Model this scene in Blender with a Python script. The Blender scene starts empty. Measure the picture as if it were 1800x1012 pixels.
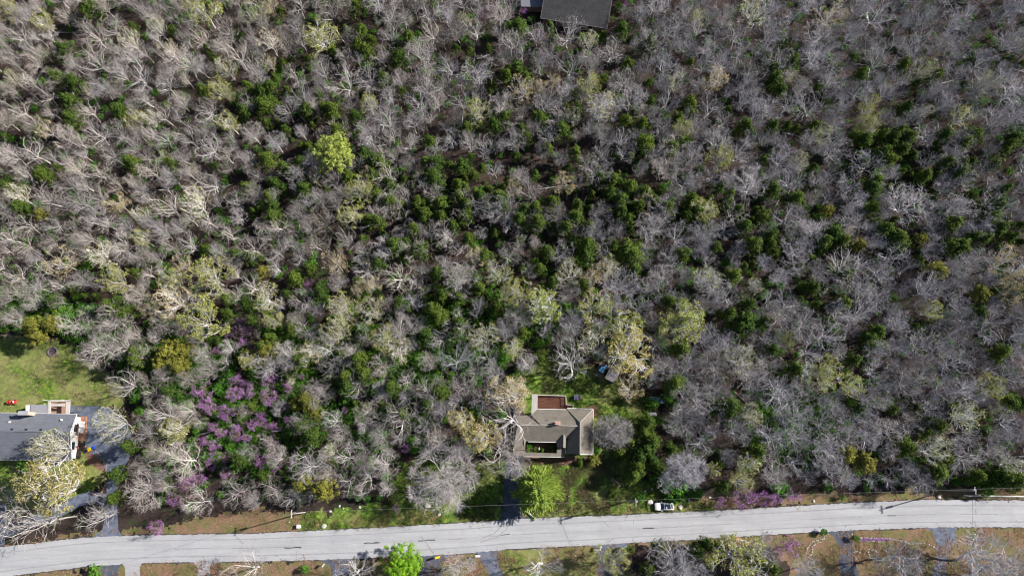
import bpy, math, random
from mathutils import Vector, Matrix, noise
random.seed(7)
R_ = math.radians
# ------------------------------------------------------------------ camera, world, sun
H = 170.0; TH = R_(15.5); F = 1250.0
CT, ST = math.cos(TH), math.sin(TH)
scene = bpy.context.scene
cam = bpy.data.objects.new('camera', bpy.data.cameras.new('camera'))
scene.collection.objects.link(cam); scene.camera = cam
cam.location = (0, 0, H); cam.rotation_euler = (TH, 0, 0)
cam.data.sensor_width = 36; cam.data.lens = 36 * F / 1800.0
cam.data.clip_start = 1; cam.data.clip_end = 3000

SUN_EL = R_(33); SX, SY = 0.965, 0.26
world = bpy.data.worlds.new('World'); scene.world = world; world.use_nodes = True
wn = world.node_tree; wn.nodes.clear()
wo = wn.nodes.new('ShaderNodeOutputWorld'); wb = wn.nodes.new('ShaderNodeBackground'); sk = wn.nodes.new('ShaderNodeTexSky')
sk.sky_type = 'NISHITA'; sk.sun_disc = False; sk.sun_elevation = SUN_EL; sk.sun_rotation = math.atan2(SX, SY)
wb.inputs['Strength'].default_value = 0.05
wn.links.new(sk.outputs[0], wb.inputs[0]); wn.links.new(wb.outputs[0], wo.inputs[0])
sl = bpy.data.lights.new('sun', 'SUN'); sl.energy = 5.0; sl.angle = R_(0.6); sl.color = (1.0, 0.94, 0.86)
sun = bpy.data.objects.new('sun', sl); scene.collection.objects.link(sun)
dv = Vector((SX * math.cos(SUN_EL), SY * math.cos(SUN_EL), math.sin(SUN_EL)))
sun.rotation_euler = dv.to_track_quat('Z', 'Y').to_euler(); sun.location = (0, 0, 100)
vs = scene.view_settings; vs.view_transform = 'Standard'; vs.look = 'None'; vs.gamma = 1; vs.exposure = 0.85
scene.cycles.filter_width = 1.1; scene.cycles.max_bounces = 4; scene.cycles.diffuse_bounces = 2; scene.cycles.transparent_max_bounces = 4

# ------------------------------------------------------------------ helpers
C = bpy.context.scene.collection
def P(px, py, z=0.0):                    # place in the world seen at a photo pixel, at height z
    a = (px - 900) / F; b = -(py - 506) / F
    t = (H - z) / (CT - b * ST)
    return Vector((a * t, (b * CT + ST) * t, z))
def pix(v):
    d = Vector(v) - Vector((0, 0, H)); x = d.x; y = d.y * CT + d.z * ST; z = -d.y * ST + d.z * CT
    return 900 + F * x / -z, 506 - F * y / -z
def mscale(px, py, z=0): # pixels per metre
    b = -(py - 506) / F
    return F * (CT - b * ST) / (H - z)

def tag(o, label=None, cat=None, group=None, kind=None):
    if label: o['label'] = label
    if cat: o['category'] = cat
    if group: o['group'] = group
    if kind: o['kind'] = kind
    return o
def empty(name, loc, rz=0.0, label=None, cat=None, group=None):
    o = bpy.data.objects.new(name, None); C.objects.link(o); o.location = loc; o.rotation_euler = (0, 0, rz)
    o.empty_display_size = 0.5
    return tag(o, label, cat, group)
class MB:
    def __init__(s): s.v = []; s.f = []
    def poly(s, pts):
        n = len(s.v); s.v += [tuple(p) for p in pts]; s.f.append(tuple(range(n, n + len(pts))))
    def box(s, cx, cy, cz, sx, sy, sz, rz=0.0, rx=0.0, bev=0.0):
        M = Matrix.Translation((cx, cy, cz)) @ Matrix.Rotation(rz, 4, 'Z') @ Matrix.Rotation(rx, 4, 'X')
        n = len(s.v)
        for x in (-1, 1):
            for y in (-1, 1):
                for z in (-1, 1): s.v.append(tuple(M @ Vector((x * sx / 2, y * sy / 2, z * sz / 2))))
        for f in ((0, 1, 3, 2), (4, 6, 7, 5), (0, 4, 5, 1), (2, 3, 7, 6), (0, 2, 6, 4), (1, 5, 7, 3)): s.f.append(tuple(n + i for i in f))
        return s
    def tube(s, p0, p1, r0, r1=None, k=3, cap=False):
        r1 = r0 if r1 is None else r1
        p0 = Vector(p0); p1 = Vector(p1); d = (p1 - p0)
        if d.length < 1e-6: return s
        d.normalize(); u = d.orthogonal().normalized(); w = d.cross(u); n = len(s.v)
        for p, r in ((p0, r0), (p1, r1)):
            for i in range(k):
                a = 2 * math.pi * i / k; s.v.append(tuple(p + (u * math.cos(a) + w * math.sin(a)) * r))
        for i in range(k):
            j = (i + 1) % k; s.f.append((n + i, n + j, n + k + j, n + k + i))
        if cap: s.f.append(tuple(n + k + i for i in range(k))); s.f.append(tuple(n + k - 1 - i for i in range(k)))
        return s
    def prism(s, pts, z0, z1):           # pts: list of (x,y) counterclockwise or not
        n = len(s.v); k = len(pts)
        for z in (z0, z1): s.v += [(p[0], p[1], z) for p in pts]
        s.f.append(tuple(n + k + i for i in range(k))); s.f.append(tuple(n + k - 1 - i for i in range(k)))
        for i in range(k):
            j = (i + 1) % k; s.f.append((n + i, n + j, n + k + j, n + k + i))
        return s
    def slab(s, pts, th):                # 3d polygon with a thickness downwards
        n = len(s.v); k = len(pts)
        s.v += [tuple(p) for p in pts] + [(p[0], p[1], p[2] - th) for p in pts]
        s.f.append(tuple(range(n, n + k))); s.f.append(tuple(n + 2 * k - 1 - i for i in range(k)))
        for i in range(k):
            j = (i + 1) % k; s.f.append((n + j, n + i, n + k + i, n + k + j))
        return s
    def rock(s, c, r, rng, flat=0.6):
        ns = 7; rings = []; n = len(s.v); ph = rng.random() * 9
        for iz, (zz, rr) in enumerate(((-0.3, .8), (0.25, 1.0), (0.7, .65))):
            for i in range(ns):
                a = 2 * math.pi * i / ns + ph; q = rr * r * rng.uniform(.75, 1.2)
                s.v.append((c[0] + q * math.cos(a), c[1] + q * math.sin(a) * .8, c[2] + zz * r * flat * rng.uniform(.85, 1.1)))
        for k in range(2):
            for i in range(ns):
                j = (i + 1) % ns; s.f.append((n + k * ns + i, n + k * ns + j, n + (k + 1) * ns + j, n + (k + 1) * ns + i))
        s.f.append(tuple(n + 2 * ns + i for i in range(ns)))
        return s
    def mesh(s, name, mats):
        me = bpy.data.meshes.new(name); me.from_pydata(s.v, [], s.f)
        for m in (mats if isinstance(mats, (list, tuple)) else [mats]): me.materials.append(m)
        me.update(); return me
    def build(s, name, mat, parent=None, bevel=0.0):
        me = s.mesh(name, mat)
        o = bpy.data.objects.new(name, me); C.objects.link(o)
        if parent: 
            o.parent = parent; o.matrix_parent_inverse = Matrix.Identity(4)
        if bevel:
            b = o.modifiers.new('b', 'BEVEL'); b.width = bevel; b.segments = 2; b.limit_method = 'ANGLE'
        return o
def local(mb, base):                     # move a world-built mesh under an empty at base
    mb.v = [(x - base[0], y - base[1], z - base[2]) for x, y, z in mb.v]; return mb

# ------------------------------------------------------------------ materials
class NT:
    def __init__(s, name):
        s.m = bpy.data.materials.new(name); s.m.use_nodes = True; s.t = s.m.node_tree
        s.b = s.t.nodes['Principled BSDF']; s.b.inputs['Roughness'].default_value = 0.9
        s.b.inputs['Specular IOR Level'].default_value = 0.2
        s._pos = None
    def n(s, typ, **kw):
        nd = s.t.nodes.new(typ)
        for k, v in kw.items(): setattr(nd, k, v)
        return nd
    def L(s, a, b): s.t.links.new(a, b)
    def pos(s):
        if s._pos is None: s._pos = s.n('ShaderNodeNewGeometry').outputs['Position']
        return s._pos
    def noise(s, scale, detail=4, rough=0.6, stretch=None, dist=0.0):
        nd = s.n('ShaderNodeTexNoise'); nd.inputs['Scale'].default_value = scale; nd.inputs['Detail'].default_value = detail
        nd.inputs['Roughness'].default_value = rough; nd.inputs['Distortion'].default_value = dist
        src = s.pos()
        if stretch:
            mp = s.n('ShaderNodeMapping'); mp.inputs['Scale'].default_value = stretch; s.L(src, mp.inputs[0]); src = mp.outputs[0]
        s.L(src, nd.inputs['Vector']); return nd.outputs['Fac']
    def ramp(s, fac, stops):
        r = s.n('ShaderNodeValToRGB'); e = r.color_ramp.elements
        while len(e) < len(stops): e.new(0.5)
        for el, (p, c) in zip(e, stops): el.position = p; el.color = (*c, 1) if len(c) == 3 else c
        s.L(fac, r.inputs[0]); return r.outputs[0]
    def mix(s, fac, a, b, mode='MIX'):
        m = s.n('ShaderNodeMix'); m.data_type = 'RGBA'; m.blend_type = mode
        for v, i in ((fac, 0), (a, 6), (b, 7)):
            if isinstance(v, (int, float)): m.inputs[i].default_value = v
            elif isinstance(v, tuple): m.inputs[i].default_value = (*v, 1)
            else: s.L(v, m.inputs[i])
        return m.outputs[2]
    def math(s, op, a, b=0.0, clamp=False):
        m = s.n('ShaderNodeMath'); m.operation = op; m.use_clamp = clamp
        for v, i in ((a, 0), (b, 1)):
            if isinstance(v, (int, float)): m.inputs[i].default_value = v
            else: s.L(v, m.inputs[i])
        return m.outputs[0]
    def bump(s, h, strength=0.4, dist=0.1):
        b = s.n('ShaderNodeBump'); b.inputs['Strength'].default_value = strength; b.inputs['Distance'].default_value = dist
        s.L(h, b.inputs['Height']); s.L(b.outputs[0], s.b.inputs['Normal'])
    def col(s, c):
        if isinstance(c, tuple): s.b.inputs['Base Color'].default_value = (*c, 1)
        else: s.L(c, s.b.inputs['Base Color'])
        return s.m
    def rnd(s):
        return s.n('ShaderNodeObjectInfo').outputs['Random']
def g3(v): return (v, v, v)
def M_plain(name, c, rough=0.85, var=0.25, scale=3.0, metal=0.0, spec=0.3):
    t = NT(name); t.b.inputs['Roughness'].default_value = rough; t.b.inputs['Metallic'].default_value = metal
    t.b.inputs['Specular IOR Level'].default_value = spec
    f = t.noise(scale, 5)
    return t.col(t.mix(f, tuple(x * (1 - var) for x in c), tuple(min(1, x * (1 + var)) for x in c)))

def M_ground():
    t = NT('forest_floor')
    a = t.noise(0.05, 3); b = t.noise(1.3, 6, 0.7); c = t.noise(5.0, 5, 0.8); d = t.noise(0.16, 5, 0.65)
    base = t.ramp(b, [(0.25, (0.010, 0.008, 0.009)), (0.5, (0.028, 0.021, 0.020)), (0.75, (0.085, 0.062, 0.056))])
    red = t.ramp(c, [(0.3, (0.02, 0.014, 0.013)), (0.55, (0.065, 0.043, 0.036)), (0.75, (0.17, 0.125, 0.105))])
    x = t.mix(t.ramp(d, [(0.42, g3(0)), (0.62, g3(0.85))]), base, red)
    gr = t.ramp(c, [(0.3, (0.010, 0.028, 0.006)), (0.7, (0.045, 0.08, 0.016))])
    x = t.mix(t.ramp(t.noise(0.22, 6, 0.75), [(0.52, g3(0)), (0.62, g3(0.8))]), x, gr)
    t.bump(c, 0.6, 0.15); return t.col(x)
def M_lawn(name, lush=0.5):
    t = NT(name)
    a = t.noise(0.16, 4, 0.6); b = t.noise(1.1, 6, 0.75); c = t.noise(4.5, 6, 0.8)
    green = t.ramp(b, [(0.34, (0.02, 0.055, 0.008)), (0.5, (0.075, 0.15, 0.016)), (0.62, (0.23, 0.30, 0.045))])
    dry = t.ramp(c, [(0.34, (0.09, 0.10, 0.025)), (0.64, (0.36, 0.33, 0.15))])
    f = t.ramp(a, [(0.35 + 0.2 * lush, g3(0)), (0.60 + 0.2 * lush, g3(0.85))])
    x = t.mix(f, green, dry)
    x = t.mix(t.ramp(c, [(0.62, g3(0)), (0.75, g3(0.5))]), x, (0.30, 0.31, 0.16))
    t.bump(c, 0.7, 0.12); return t.col(x)
def M_verge():
    t = NT('verge_litter'); b = t.noise(1.6, 6, 0.75); c = t.noise(6, 6, 0.8); a = t.noise(0.35, 5, 0.7)
    br = t.ramp(c, [(0.3, (0.07, 0.040, 0.028)), (0.5, (0.20, 0.115, 0.078)), (0.70, (0.46, 0.33, 0.24))])
    gr = t.ramp(b, [(0.3, (0.035, 0.06, 0.014)), (0.7, (0.18, 0.20, 0.06))])
    x = t.mix(t.ramp(a, [(0.40, g3(0)), (0.58, g3(0.85))]), br, gr); t.bump(c, 0.7, 0.12); return t.col(x)
def M_road():
    t = NT('pale_chip_seal'); a = t.noise(0.4, 5, 0.65, (0.12, 1.6, 1)); b = t.noise(9, 4, 0.8); c = t.noise(0.12, 5, 0.7); e = t.noise(0.8, 6, 0.75)
    x = t.ramp(a, [(0.3, (0.33, 0.337, 0.362)), (0.7, (0.45, 0.457, 0.482))])
    x = t.mix(t.ramp(b, [(0.35, g3(0.45)), (0.6, g3(0))]), x, (0.20, 0.20, 0.215))
    x = t.mix(t.ramp(c, [(0.48, g3(0)), (0.62, g3(0.55))]), x, (0.30, 0.305, 0.33))
    x = t.mix(t.ramp(e, [(0.58, g3(0)), (0.70, g3(0.4))]), x, (0.20, 0.20, 0.21))
    return t.col(x)
def M_asphalt(name, k=1.0):
    t = NT(name); a = t.noise(0.8, 5, 0.7); b = t.noise(7, 4, 0.8)
    x = t.ramp(a, [(0.3, (0.035 * k, 0.042 * k, 0.062 * k)), (0.7, (0.085 * k, 0.098 * k, 0.13 * k))])
    x = t.mix(t.ramp(b, [(0.62, g3(0)), (0.75, g3(0.5))]), x, (0.2, 0.2, 0.22)); return t.col(x)
def M_shingle(name, c1, c2, s=1.0):
    t = NT(name); a = t.noise(0.7, 6, 0.7); b = t.noise(6, 5, 0.85); st = t.noise(2.2, 4, 0.7, (0.2, 3.5, 1))
    x = t.mix(t.ramp(a, [(0.3, g3(0)), (0.7, g3(1))]), c1, c2)
    x = t.mix(t.ramp(b, [(0.45, g3(0)), (0.7, g3(0.45))]), x, tuple(min(1, v * 1.9) for v in c2))
    x = t.mix(t.ramp(st, [(0.5, g3(0)), (0.65, g3(0.35))]), x, tuple(v * .5 for v in c1)); wv = t.n('ShaderNodeTexWave'); wv.bands_direction = 'Y'; wv.inputs['Scale'].default_value = 1.6; wv.inputs['Distortion'].default_value = 1.2; wv.inputs['Detail Scale'].default_value = 3; t.L(t.pos(), wv.inputs[0])
    x = t.mix(t.ramp(wv.outputs[1], [(0.05, g3(.55)), (0.35, g3(0))]), x, tuple(v * .45 for v in c1)); t.bump(b, 0.3, 0.05); return t.col(x)
def M_bark(name, cool, warm, var=0.3):
    t = NT(name); oi = t.n('ShaderNodeObjectInfo'); at = t.n('ShaderNodeAttribute'); at.attribute_type = 'INSTANCER'; at.attribute_name = 'warm'
    sp = t.n('ShaderNodeSeparateColor'); t.L(oi.outputs['Color'], sp.inputs[0])
    w = t.math('ADD', sp.outputs[0], at.outputs['Fac'], True)
    x = t.mix(w, cool, warm)
    r = t.math('ADD', t.math('MULTIPLY', oi.outputs['Random'], 2 * var), 1 - var)
    vm = t.n('ShaderNodeVectorMath'); vm.operation = 'SCALE'; t.L(x, vm.inputs[0]); t.L(r, vm.inputs['Scale'])
    return t.col(vm.outputs[0])
def M_leaf(name, c1, c2, c3=None, spread=0.6, trans=0.0, var=0.35):
    """c1..c2 by object; noise between clumps"""
    t = NT(name); oi = t.n('ShaderNodeObjectInfo')
    f = t.noise(2.0, 3, 0.7)
    x = t.mix(oi.outputs['Random'], c1, c2)
    if c3:
        x = t.mix(t.ramp(f, [(0.42, g3(0)), (0.66, g3(spread))]), x, c3)
    f2 = t.noise(6.0, 2, 0.7)
    x = t.mix(0.7, x, t.ramp(f2, [(0.3, g3(1 - var)), (0.7, g3(1 + var))]), 'MULTIPLY')
    t.col(x)
    if trans:
        t.b.inputs['Roughness'].default_value = 0.7
        tr = t.n('ShaderNodeBsdfTranslucent'); t.L(x, tr.inputs[0]); ms = t.n('ShaderNodeMixShader'); ms.inputs[0].default_value = trans
        out = t.t.nodes['Material Output']; t.L(t.b.outputs[0], ms.inputs[1]); t.L(tr.outputs[0], ms.inputs[2]); t.L(ms.outputs[0], out.inputs[0])
    return t.m

m_ground = M_ground(); m_lawn = M_lawn('mown_grass', 0.45); m_lawn_dry = M_lawn('patchy_dry_grass', 0.05); m_verge = M_verge()
m_road = M_road(); m_drive = M_asphalt('dark_asphalt', 1.3); m_drive2 = M_asphalt('worn_asphalt', 2.0); m_conc = M_plain('grey_concrete', (0.33, 0.33, 0.35), 0.9, 0.3, 2)
m_tar = M_plain('tar', (0.05, 0.05, 0.055), 0.7, 0.3, 4)
m_bark = M_bark('pale_bark', (0.60, 0.60, 0.635), (0.62, 0.58, 0.54))
m_twig = M_bark('twig_bark', (0.31, 0.30, 0.335), (0.37, 0.33, 0.30))
m_brush = M_bark('brush_bark', (0.20, 0.18, 0.18), (0.26, 0.21, 0.18))
m_darkbark = M_bark('dark_bark', (0.11, 0.09, 0.08), (0.16, 0.125, 0.10))
m_cedar = M_leaf('cedar_foliage', (0.012, 0.040, 0.007), (0.062, 0.095, 0.012), (0.10, 0.15, 0.018), 0.75, var=.5)
m_olive = M_leaf('olive_foliage', (0.12, 0.14, 0.022), (0.17, 0.17, 0.03), (0.24, 0.23, 0.04), 0.7, 0.1)
m_yellow = M_leaf('yellow_green_buds', (0.25, 0.26, 0.06), (0.31, 0.34, 0.07), (0.42, 0.41, 0.13), 0.6, 0.2)
m_tan = M_leaf('tan_buds', (0.33, 0.27, 0.13), (0.42, 0.34, 0.15), (0.52, 0.43, 0.24), 0.6, 0.15)
m_oly = M_leaf('olive_yellow_buds', (0.24, 0.22, 0.06), (0.30, 0.27, 0.08), (0.46, 0.40, 0.17), 0.7, 0.1, .45)
m_gold = M_leaf('gold_buds', (0.38, 0.33, 0.10), (0.44, 0.38, 0.12), (0.56, 0.46, 0.19), 0.5, 0.15)
m_lime = M_leaf('lime_leaves', (0.11, 0.27, 0.012), (0.14, 0.31, 0.014), (0.30, 0.50, 0.025), 0.7, 0.15, .5)
m_chart = M_leaf('chartreuse_leaves', (0.22, 0.29, 0.05), (0.30, 0.36, 0.075), (0.42, 0.45, 0.13), 0.6, 0.12, .45)
m_pine = M_leaf('pine_needles', (0.19, 0.31, 0.05), (0.2, 0.32, 0.05), (0.44, 0.50, 0.09), 0.9, 0.15, .5)
m_shrub = M_leaf('shrub_leaves', (0.03, 0.12, 0.012), (0.07, 0.21, 0.015), (0.12, 0.28, 0.03), 0.6, 0.1)
m_under = M_leaf('undergrowth_leaves', (0.016, 0.065, 0.008), (0.06, 0.16, 0.014), (0.11, 0.24, 0.025), 0.7, 0, .4)
m_pink = M_leaf('redbud_blossom', (0.36, 0.12, 0.44), (0.46, 0.20, 0.54), (0.66, 0.38, 0.70), 0.7, 0.1, .4)
m_pinkd = M_leaf('pale_redbud_blossom', (0.36, 0.18, 0.36), (0.44, 0.24, 0.44), (0.5, 0.32, 0.5), 0.6, 0.1)
m_white = M_plain('white_paint', (0.62, 0.61, 0.60), 0.6, 0.08, 2)
m_blossomw = M_leaf('cream_blossom', (0.55, 0.56, 0.40), (0.6, 0.6, 0.45), (0.42, 0.5, 0.28), 0.5, 0.1)
m_glass = M_plain('dark_glass', (0.02, 0.03, 0.045), 0.08, 0.1, 1, 0, 0.7)
m_brick = M_plain('brick', (0.36, 0.17, 0.12), 0.9, 0.35, 5)
m_rock = M_plain('pale_limestone', (0.48, 0.46, 0.44), 0.95, 0.3, 3)
m_black = M_plain('black_plastic', (0.02, 0.02, 0.025), 0.5, 0.2, 3)
m_grey = M_plain('grey_metal', (0.35, 0.36, 0.38), 0.45, 0.2, 2, 0.6)
m_wood = M_plain('weathered_wood', (0.22, 0.17, 0.13), 0.9, 0.35, 4)
m_wire = M_plain('aluminium_wire', (0.4, 0.4, 0.42), 0.5, 0.1, 2, 0.2)
m_mulch = M_plain('brown_mulch', (0.17, 0.095, 0.07), 0.95, 0.5, 3)

# ------------------------------------------------------------------ ground, road, drives
def sub_grid(x0, x1, y0, y1, n, m, z):
    mb = MB()
    for i in range(n + 1):
        for j in range(m + 1): mb.v.append((x0 + (x1 - x0) * i / n, y0 + (y1 - y0) * j / m, z))
    for i in range(n):
        for j in range(m): a = i * (m + 1) + j; mb.f.append((a, a + m + 1, a + m + 2, a + 1))
    return mb
tag(sub_grid(-900, 900, -700, 1300, 20, 20, 0).build('ground', m_ground), kind='structure')

TOPE = [(-260, 1000), (-100, 976), (0, 961), (55, 955), (110, 948), (150, 944), (220, 941), (325, 939), (450, 937), (600, 930), (750, 922), (880, 914), (900, 912), (1000, 908), (1112, 904), (1230, 898), (1350, 892), (1500, 883), (1630, 878), (1800, 879), (2100, 884)]
BOTE = [(-260, 1062), (-100, 1036), (0, 1015), (25, 1011), (160, 994), (255, 989), (325, 987), (450, 986), (565, 983), (650, 980), (740, 977), (830, 971), (900, 964), (1044, 958), (1100, 954), (1230, 947), (1350, 939), (1450, 934), (1505, 931), (1620, 927), (1682, 926), (1800, 926), (2100, 930)]
def interp(L, x):
    for (x0, y0), (x1, y1) in zip(L, L[1:]):
        if x0 <= x <= x1: return y0 + (y1 - y0) * (x - x0) / (x1 - x0)
    return L[0][1] if x < L[0][0] else L[-1][1]
def strip(pairs, z, name, mat, thick=0.0):
    mb = MB()
    for a, b in pairs:
        mb.v.append(tuple(P(*a, 0) + Vector((0, 0, z)))); mb.v.append(tuple(P(*b, 0) + Vector((0, 0, z))))
    for i in range(len(pairs) - 1): mb.f.append((2 * i, 2 * i + 1, 2 * i + 3, 2 * i + 2))
    return mb.build(name, mat)
rg = random.Random(3)
prs = []
x = -250
while x < 2090:
    prs.append(((x, interp(TOPE, x) + rg.uniform(-.9, .9)), (x, interp(BOTE, x) + rg.uniform(-.9, .9)))); x += 4
tag(strip(prs, 0.03, 'road', m_road), 'pale grey chip sealed road running across the bottom of the photo', None, kind='structure')
def pline(pts, w, z, name, mat, step=6, jit=0.4, dash=None, seed=1, hgt=0.0):
    """thin painted or tar line through photo points on the ground"""
    rng = random.Random(seed); W = [P(*p) for p in pts]; out = MB(); dense = []
    for a, b in zip(W, W[1:]):
        n = max(1, int((b - a).length / 0.8))
        for i in range(n): dense.append(a.lerp(b, i / n))
    dense.append(W[-1])
    prev = None; on = True
    for i in range(len(dense) - 1):
        a, b = dense[i], dense[i + 1]; d = (b - a).normalized(); nrm = Vector((-d.y, d.x, 0))
        if dash and rng.random() < dash: on = not on
        ww = w * rng.uniform(.6, 1.3); o = nrm * rng.uniform(-jit, jit) * w
        cur = [b + nrm * ww / 2 + o, b - nrm * ww / 2 + o]
        if prev is None: prev = [a + nrm * ww / 2, a - nrm * ww / 2]
        if on: out.poly([(p.x, p.y, z) for p in (prev[0], prev[1], cur[1], cur[0])])
        prev = cur
    return out.build(name, mat)
mid = lambda x, k=0.5: (x, interp(TOPE, x) * (1 - k) + interp(BOTE, x) * k)
def ST_(o): return tag(o, kind='structure')
m_crack = M_plain('road_crack', (0.23, 0.23, 0.245), 0.9, 0.3, 3)
m_seam = M_plain('faint_seam', (0.31, 0.315, 0.335), 0.9, 0.2, 3)
ST_(pline([mid(x, .52) for x in range(-240, 2080, 40)], 0.12, 0.034, 'road_centre_seam', m_crack, jit=.6, dash=0.12, seed=5))
ST_(pline([mid(x, .5) for x in range(-240, 2080, 40)], 0.12, 0.038, 'road_centre_crack', m_seam, jit=.3, seed=6))
ST_(pline([mid(x, .2) for x in range(-240, 2080, 40)], 0.25, 0.034, 'road_wheel_track', M_plain('wheel_track', (0.275, 0.28, 0.30), .9, .25, 1), jit=.2, seed=7))
ST_(pline([mid(x, .8) for x in range(-240, 2080, 40)], 0.25, 0.034, 'road_wheel_track', bpy.data.materials['wheel_track'], jit=.2, seed=8))
for xx, ds in ((521, .2), (526, .45), (1113, .2), (1709, None), (1715, .35)):
    ST_(pline([mid(xx, 0.01), mid(xx, .5), mid(xx, .99)], 0.16, 0.042, 'road_joint', m_crack if ds != .45 else m_seam, jit=.5, dash=ds, seed=xx))
for s_, (k0, x0, x1) in enumerate(((.5, 640, 668), (.5, 735, 765), (.55, 500, 530), (.5, 880, 896), (.5, 1130, 1150), (.52, 1560, 1575))):
    ST_(pline([mid(x0, k0), mid(x1, k0)], 0.22, 0.046, 'tar_patch', m_tar, jit=.4, seed=40 + s_))
m_tyre = M_plain('tyre_mark', (0.26, 0.26, 0.27), 0.85, 0.3, 1.5)
for s_, ts in enumerate(([(884, 912), (880, 925), (868, 938), (850, 944)], [(896, 912), (890, 930), (872, 944), (845, 952)], [(980, 912), (990, 925), (998, 945), (1001, 957)],
           [(1060, 915), (1075, 930), (1082, 950)], [(740, 942), (750, 955), (762, 972)], [(415, 942), (432, 960), (438, 975)])):
    ST_(pline(ts, 0.2, 0.05, 'tyre_mark', m_tyre, jit=.2, dash=.08, seed=60 + s_))
# dark edge of the seal, an eroded lip
for E_, nm, off in ((TOPE, 'road_edge', -1.2), (BOTE, 'road_edge', 1.2)):
    ST_(pline([(x, interp(E_, x) + off * .6) for x in range(-240, 2080, 12)], 0.26, 0.012, nm, M_plain('edge_dirt', (0.06, 0.055, 0.055), .95, .3, 3), jit=.5, seed=9))

def drive(name, pairs, mat, z=0.02):
    out = []
    for (a, b), (c, d) in zip(pairs, pairs[1:]):
        for k in range(4):
            t = k / 4; j = lambda: rg.uniform(-.35, .35)
            out.append(((a[0] + (c[0] - a[0]) * t + j(), a[1] + (c[1] - a[1]) * t), (b[0] + (d[0] - b[0]) * t + j(), b[1] + (d[1] - b[1]) * t)))
    out.append(pairs[-1]); return ST_(strip(out, z, name, mat))
drive('driveway', [((872, 917), (930, 914)), ((880, 908), (919, 907)), ((883, 895), (915, 895)), ((885, 860), (917, 860)), ((888, 815), (919, 815)), ((893, 795), (920, 795))], m_drive)
drive('driveway', [((157, 948), (216, 944)), ((180, 930), (208, 930)), ((186, 900), (206, 900)), ((187, 860), (207, 860)), ((186, 830), (214, 830)), ((180, 808), (226, 808)), ((150, 790), (232, 790)), ((150, 760), (230, 760)), ((152, 735), (220, 735)), ((120, 722), (200, 722)), ((120, 713), (180, 713))], m_drive2)
drive('loop_drive', [((187, 868), (190, 892)), ((160, 862), (165, 884)), ((138, 868), (140, 890)), ((110, 885), (112, 905)), ((60, 905), (62, 925)), ((0, 925), (-2, 950)), ((-60, 940), (-60, 965))], m_drive2, 0.016)
drive('side_path', [((-60, 880), (-60, 965)), ((14, 885), (8, 957))], m_drive2, 0.024)
for nm, pr, mt in (('south_drive', [((172, 993), (212, 991)), ((178, 1000), (208, 1000)), ((178, 1050), (208, 1050))], m_drive),
                   ('south_drive', [((215, 990), (250, 988)), ((220, 998), (246, 997)), ((222, 1050), (248, 1050))], m_conc),
                   ('south_drive', [((340, 987), (392, 986)), ((347, 996), (369, 995)), ((350, 1050), (372, 1050))], m_conc),
                   ('south_drive', [((560, 983), (620, 980)), ((580, 993), (612, 992)), ((596, 1050), (640, 1050))], m_drive),
                   ('south_drive', [((725, 978), (795, 973)), ((738, 990), (774, 990)), ((740, 1050), (776, 1050))], m_drive),
                   ('south_drive', [((830, 971), (892, 965)), ((838, 972), (875, 968)), ((848, 990), (876, 990)), ((862, 1012), (886, 1012)), ((870, 1050), (900, 1050))], m_drive2),
                   ('south_drive', [((1040, 958), (1106, 954)), ((1052, 966), (1098, 963)), ((1050, 1000), (1096, 1000)), ((1048, 1050), (1090, 1050))], m_drive2),
                   ('south_drive', [((1450, 935), (1504, 931)), ((1465, 940), (1497, 936)), ((1474, 960), (1498, 955)), ((1477, 1012), (1510, 1012)), ((1480, 1050), (1515, 1050))], m_drive),
                   ('south_drive', [((1624, 927), (1686, 926)), ((1638, 932), (1680, 930)), ((1645, 950), (1678, 950)), ((1648, 975), (1668, 975)), ((1636, 1012), (1662, 1012)), ((1625, 1050), (1655, 1050))], m_drive2)):
    drive(nm, pr, mt)

def inpoly(x, y, poly):
    c = False; n = len(poly); j = n - 1
    for i in range(n):
        xi, yi = poly[i]; xj, yj = poly[j]
        if (yi > y) != (yj > y) and x < (xj - xi) * (y - yi) / (yj - yi) + xi: c = not c
        j = i
    return c
POLY = {
 'lawn_left': [(-150, 580), (-40, 588), (40, 590), (110, 598), (150, 632), (192, 652), (225, 690), (215, 716), (120, 724), (-150, 740)],
 'lawn_left_front': [(-150, 800), (125, 806), (150, 795), (182, 800), (186, 845), (160, 866), (110, 880), (60, 895), (-150, 935)],
 'yard': [(918, 650), (945, 612), (1020, 622), (1050, 660), (1100, 672), (1140, 700), (1120, 760), (1105, 800), (1112, 822), (1150, 850), (1205, 872), (1260, 885), (1262, 899), (1110, 906), (925, 913), (916, 905), (918, 700)],
 'yard_west': [(888, 808), (884, 915), (745, 925), (600, 933), (520, 938), (530, 905), (600, 893), (690, 880), (690, 835), (735, 800), (830, 815)],
 'lawn_south': [(876, 967), (1046, 959), (1052, 1060), (876, 1060)],
 'lawn_south_east': [(1505, 948), (1620, 955), (1640, 975), (1630, 1060), (1515, 1060)],
}
VERGE = [(x, interp(TOPE, x) + 2) for x in range(-200, 2100, 50)] + [(2100, 855), (1700, 858), (1500, 868), (1260, 876), (1150, 885), (900, 900), (560, 905), (470, 895), (380, 903), (300, 925), (150, 938), (-200, 985)]
VERGE_S = [(x, interp(BOTE, x) - 2) for x in range(-200, 2100, 50)] + [(2100, 1080), (1400, 1080), (1385, 985), (1340, 958), (1250, 955), (1110, 964), (1100, 1080), (-200, 1080)]
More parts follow.
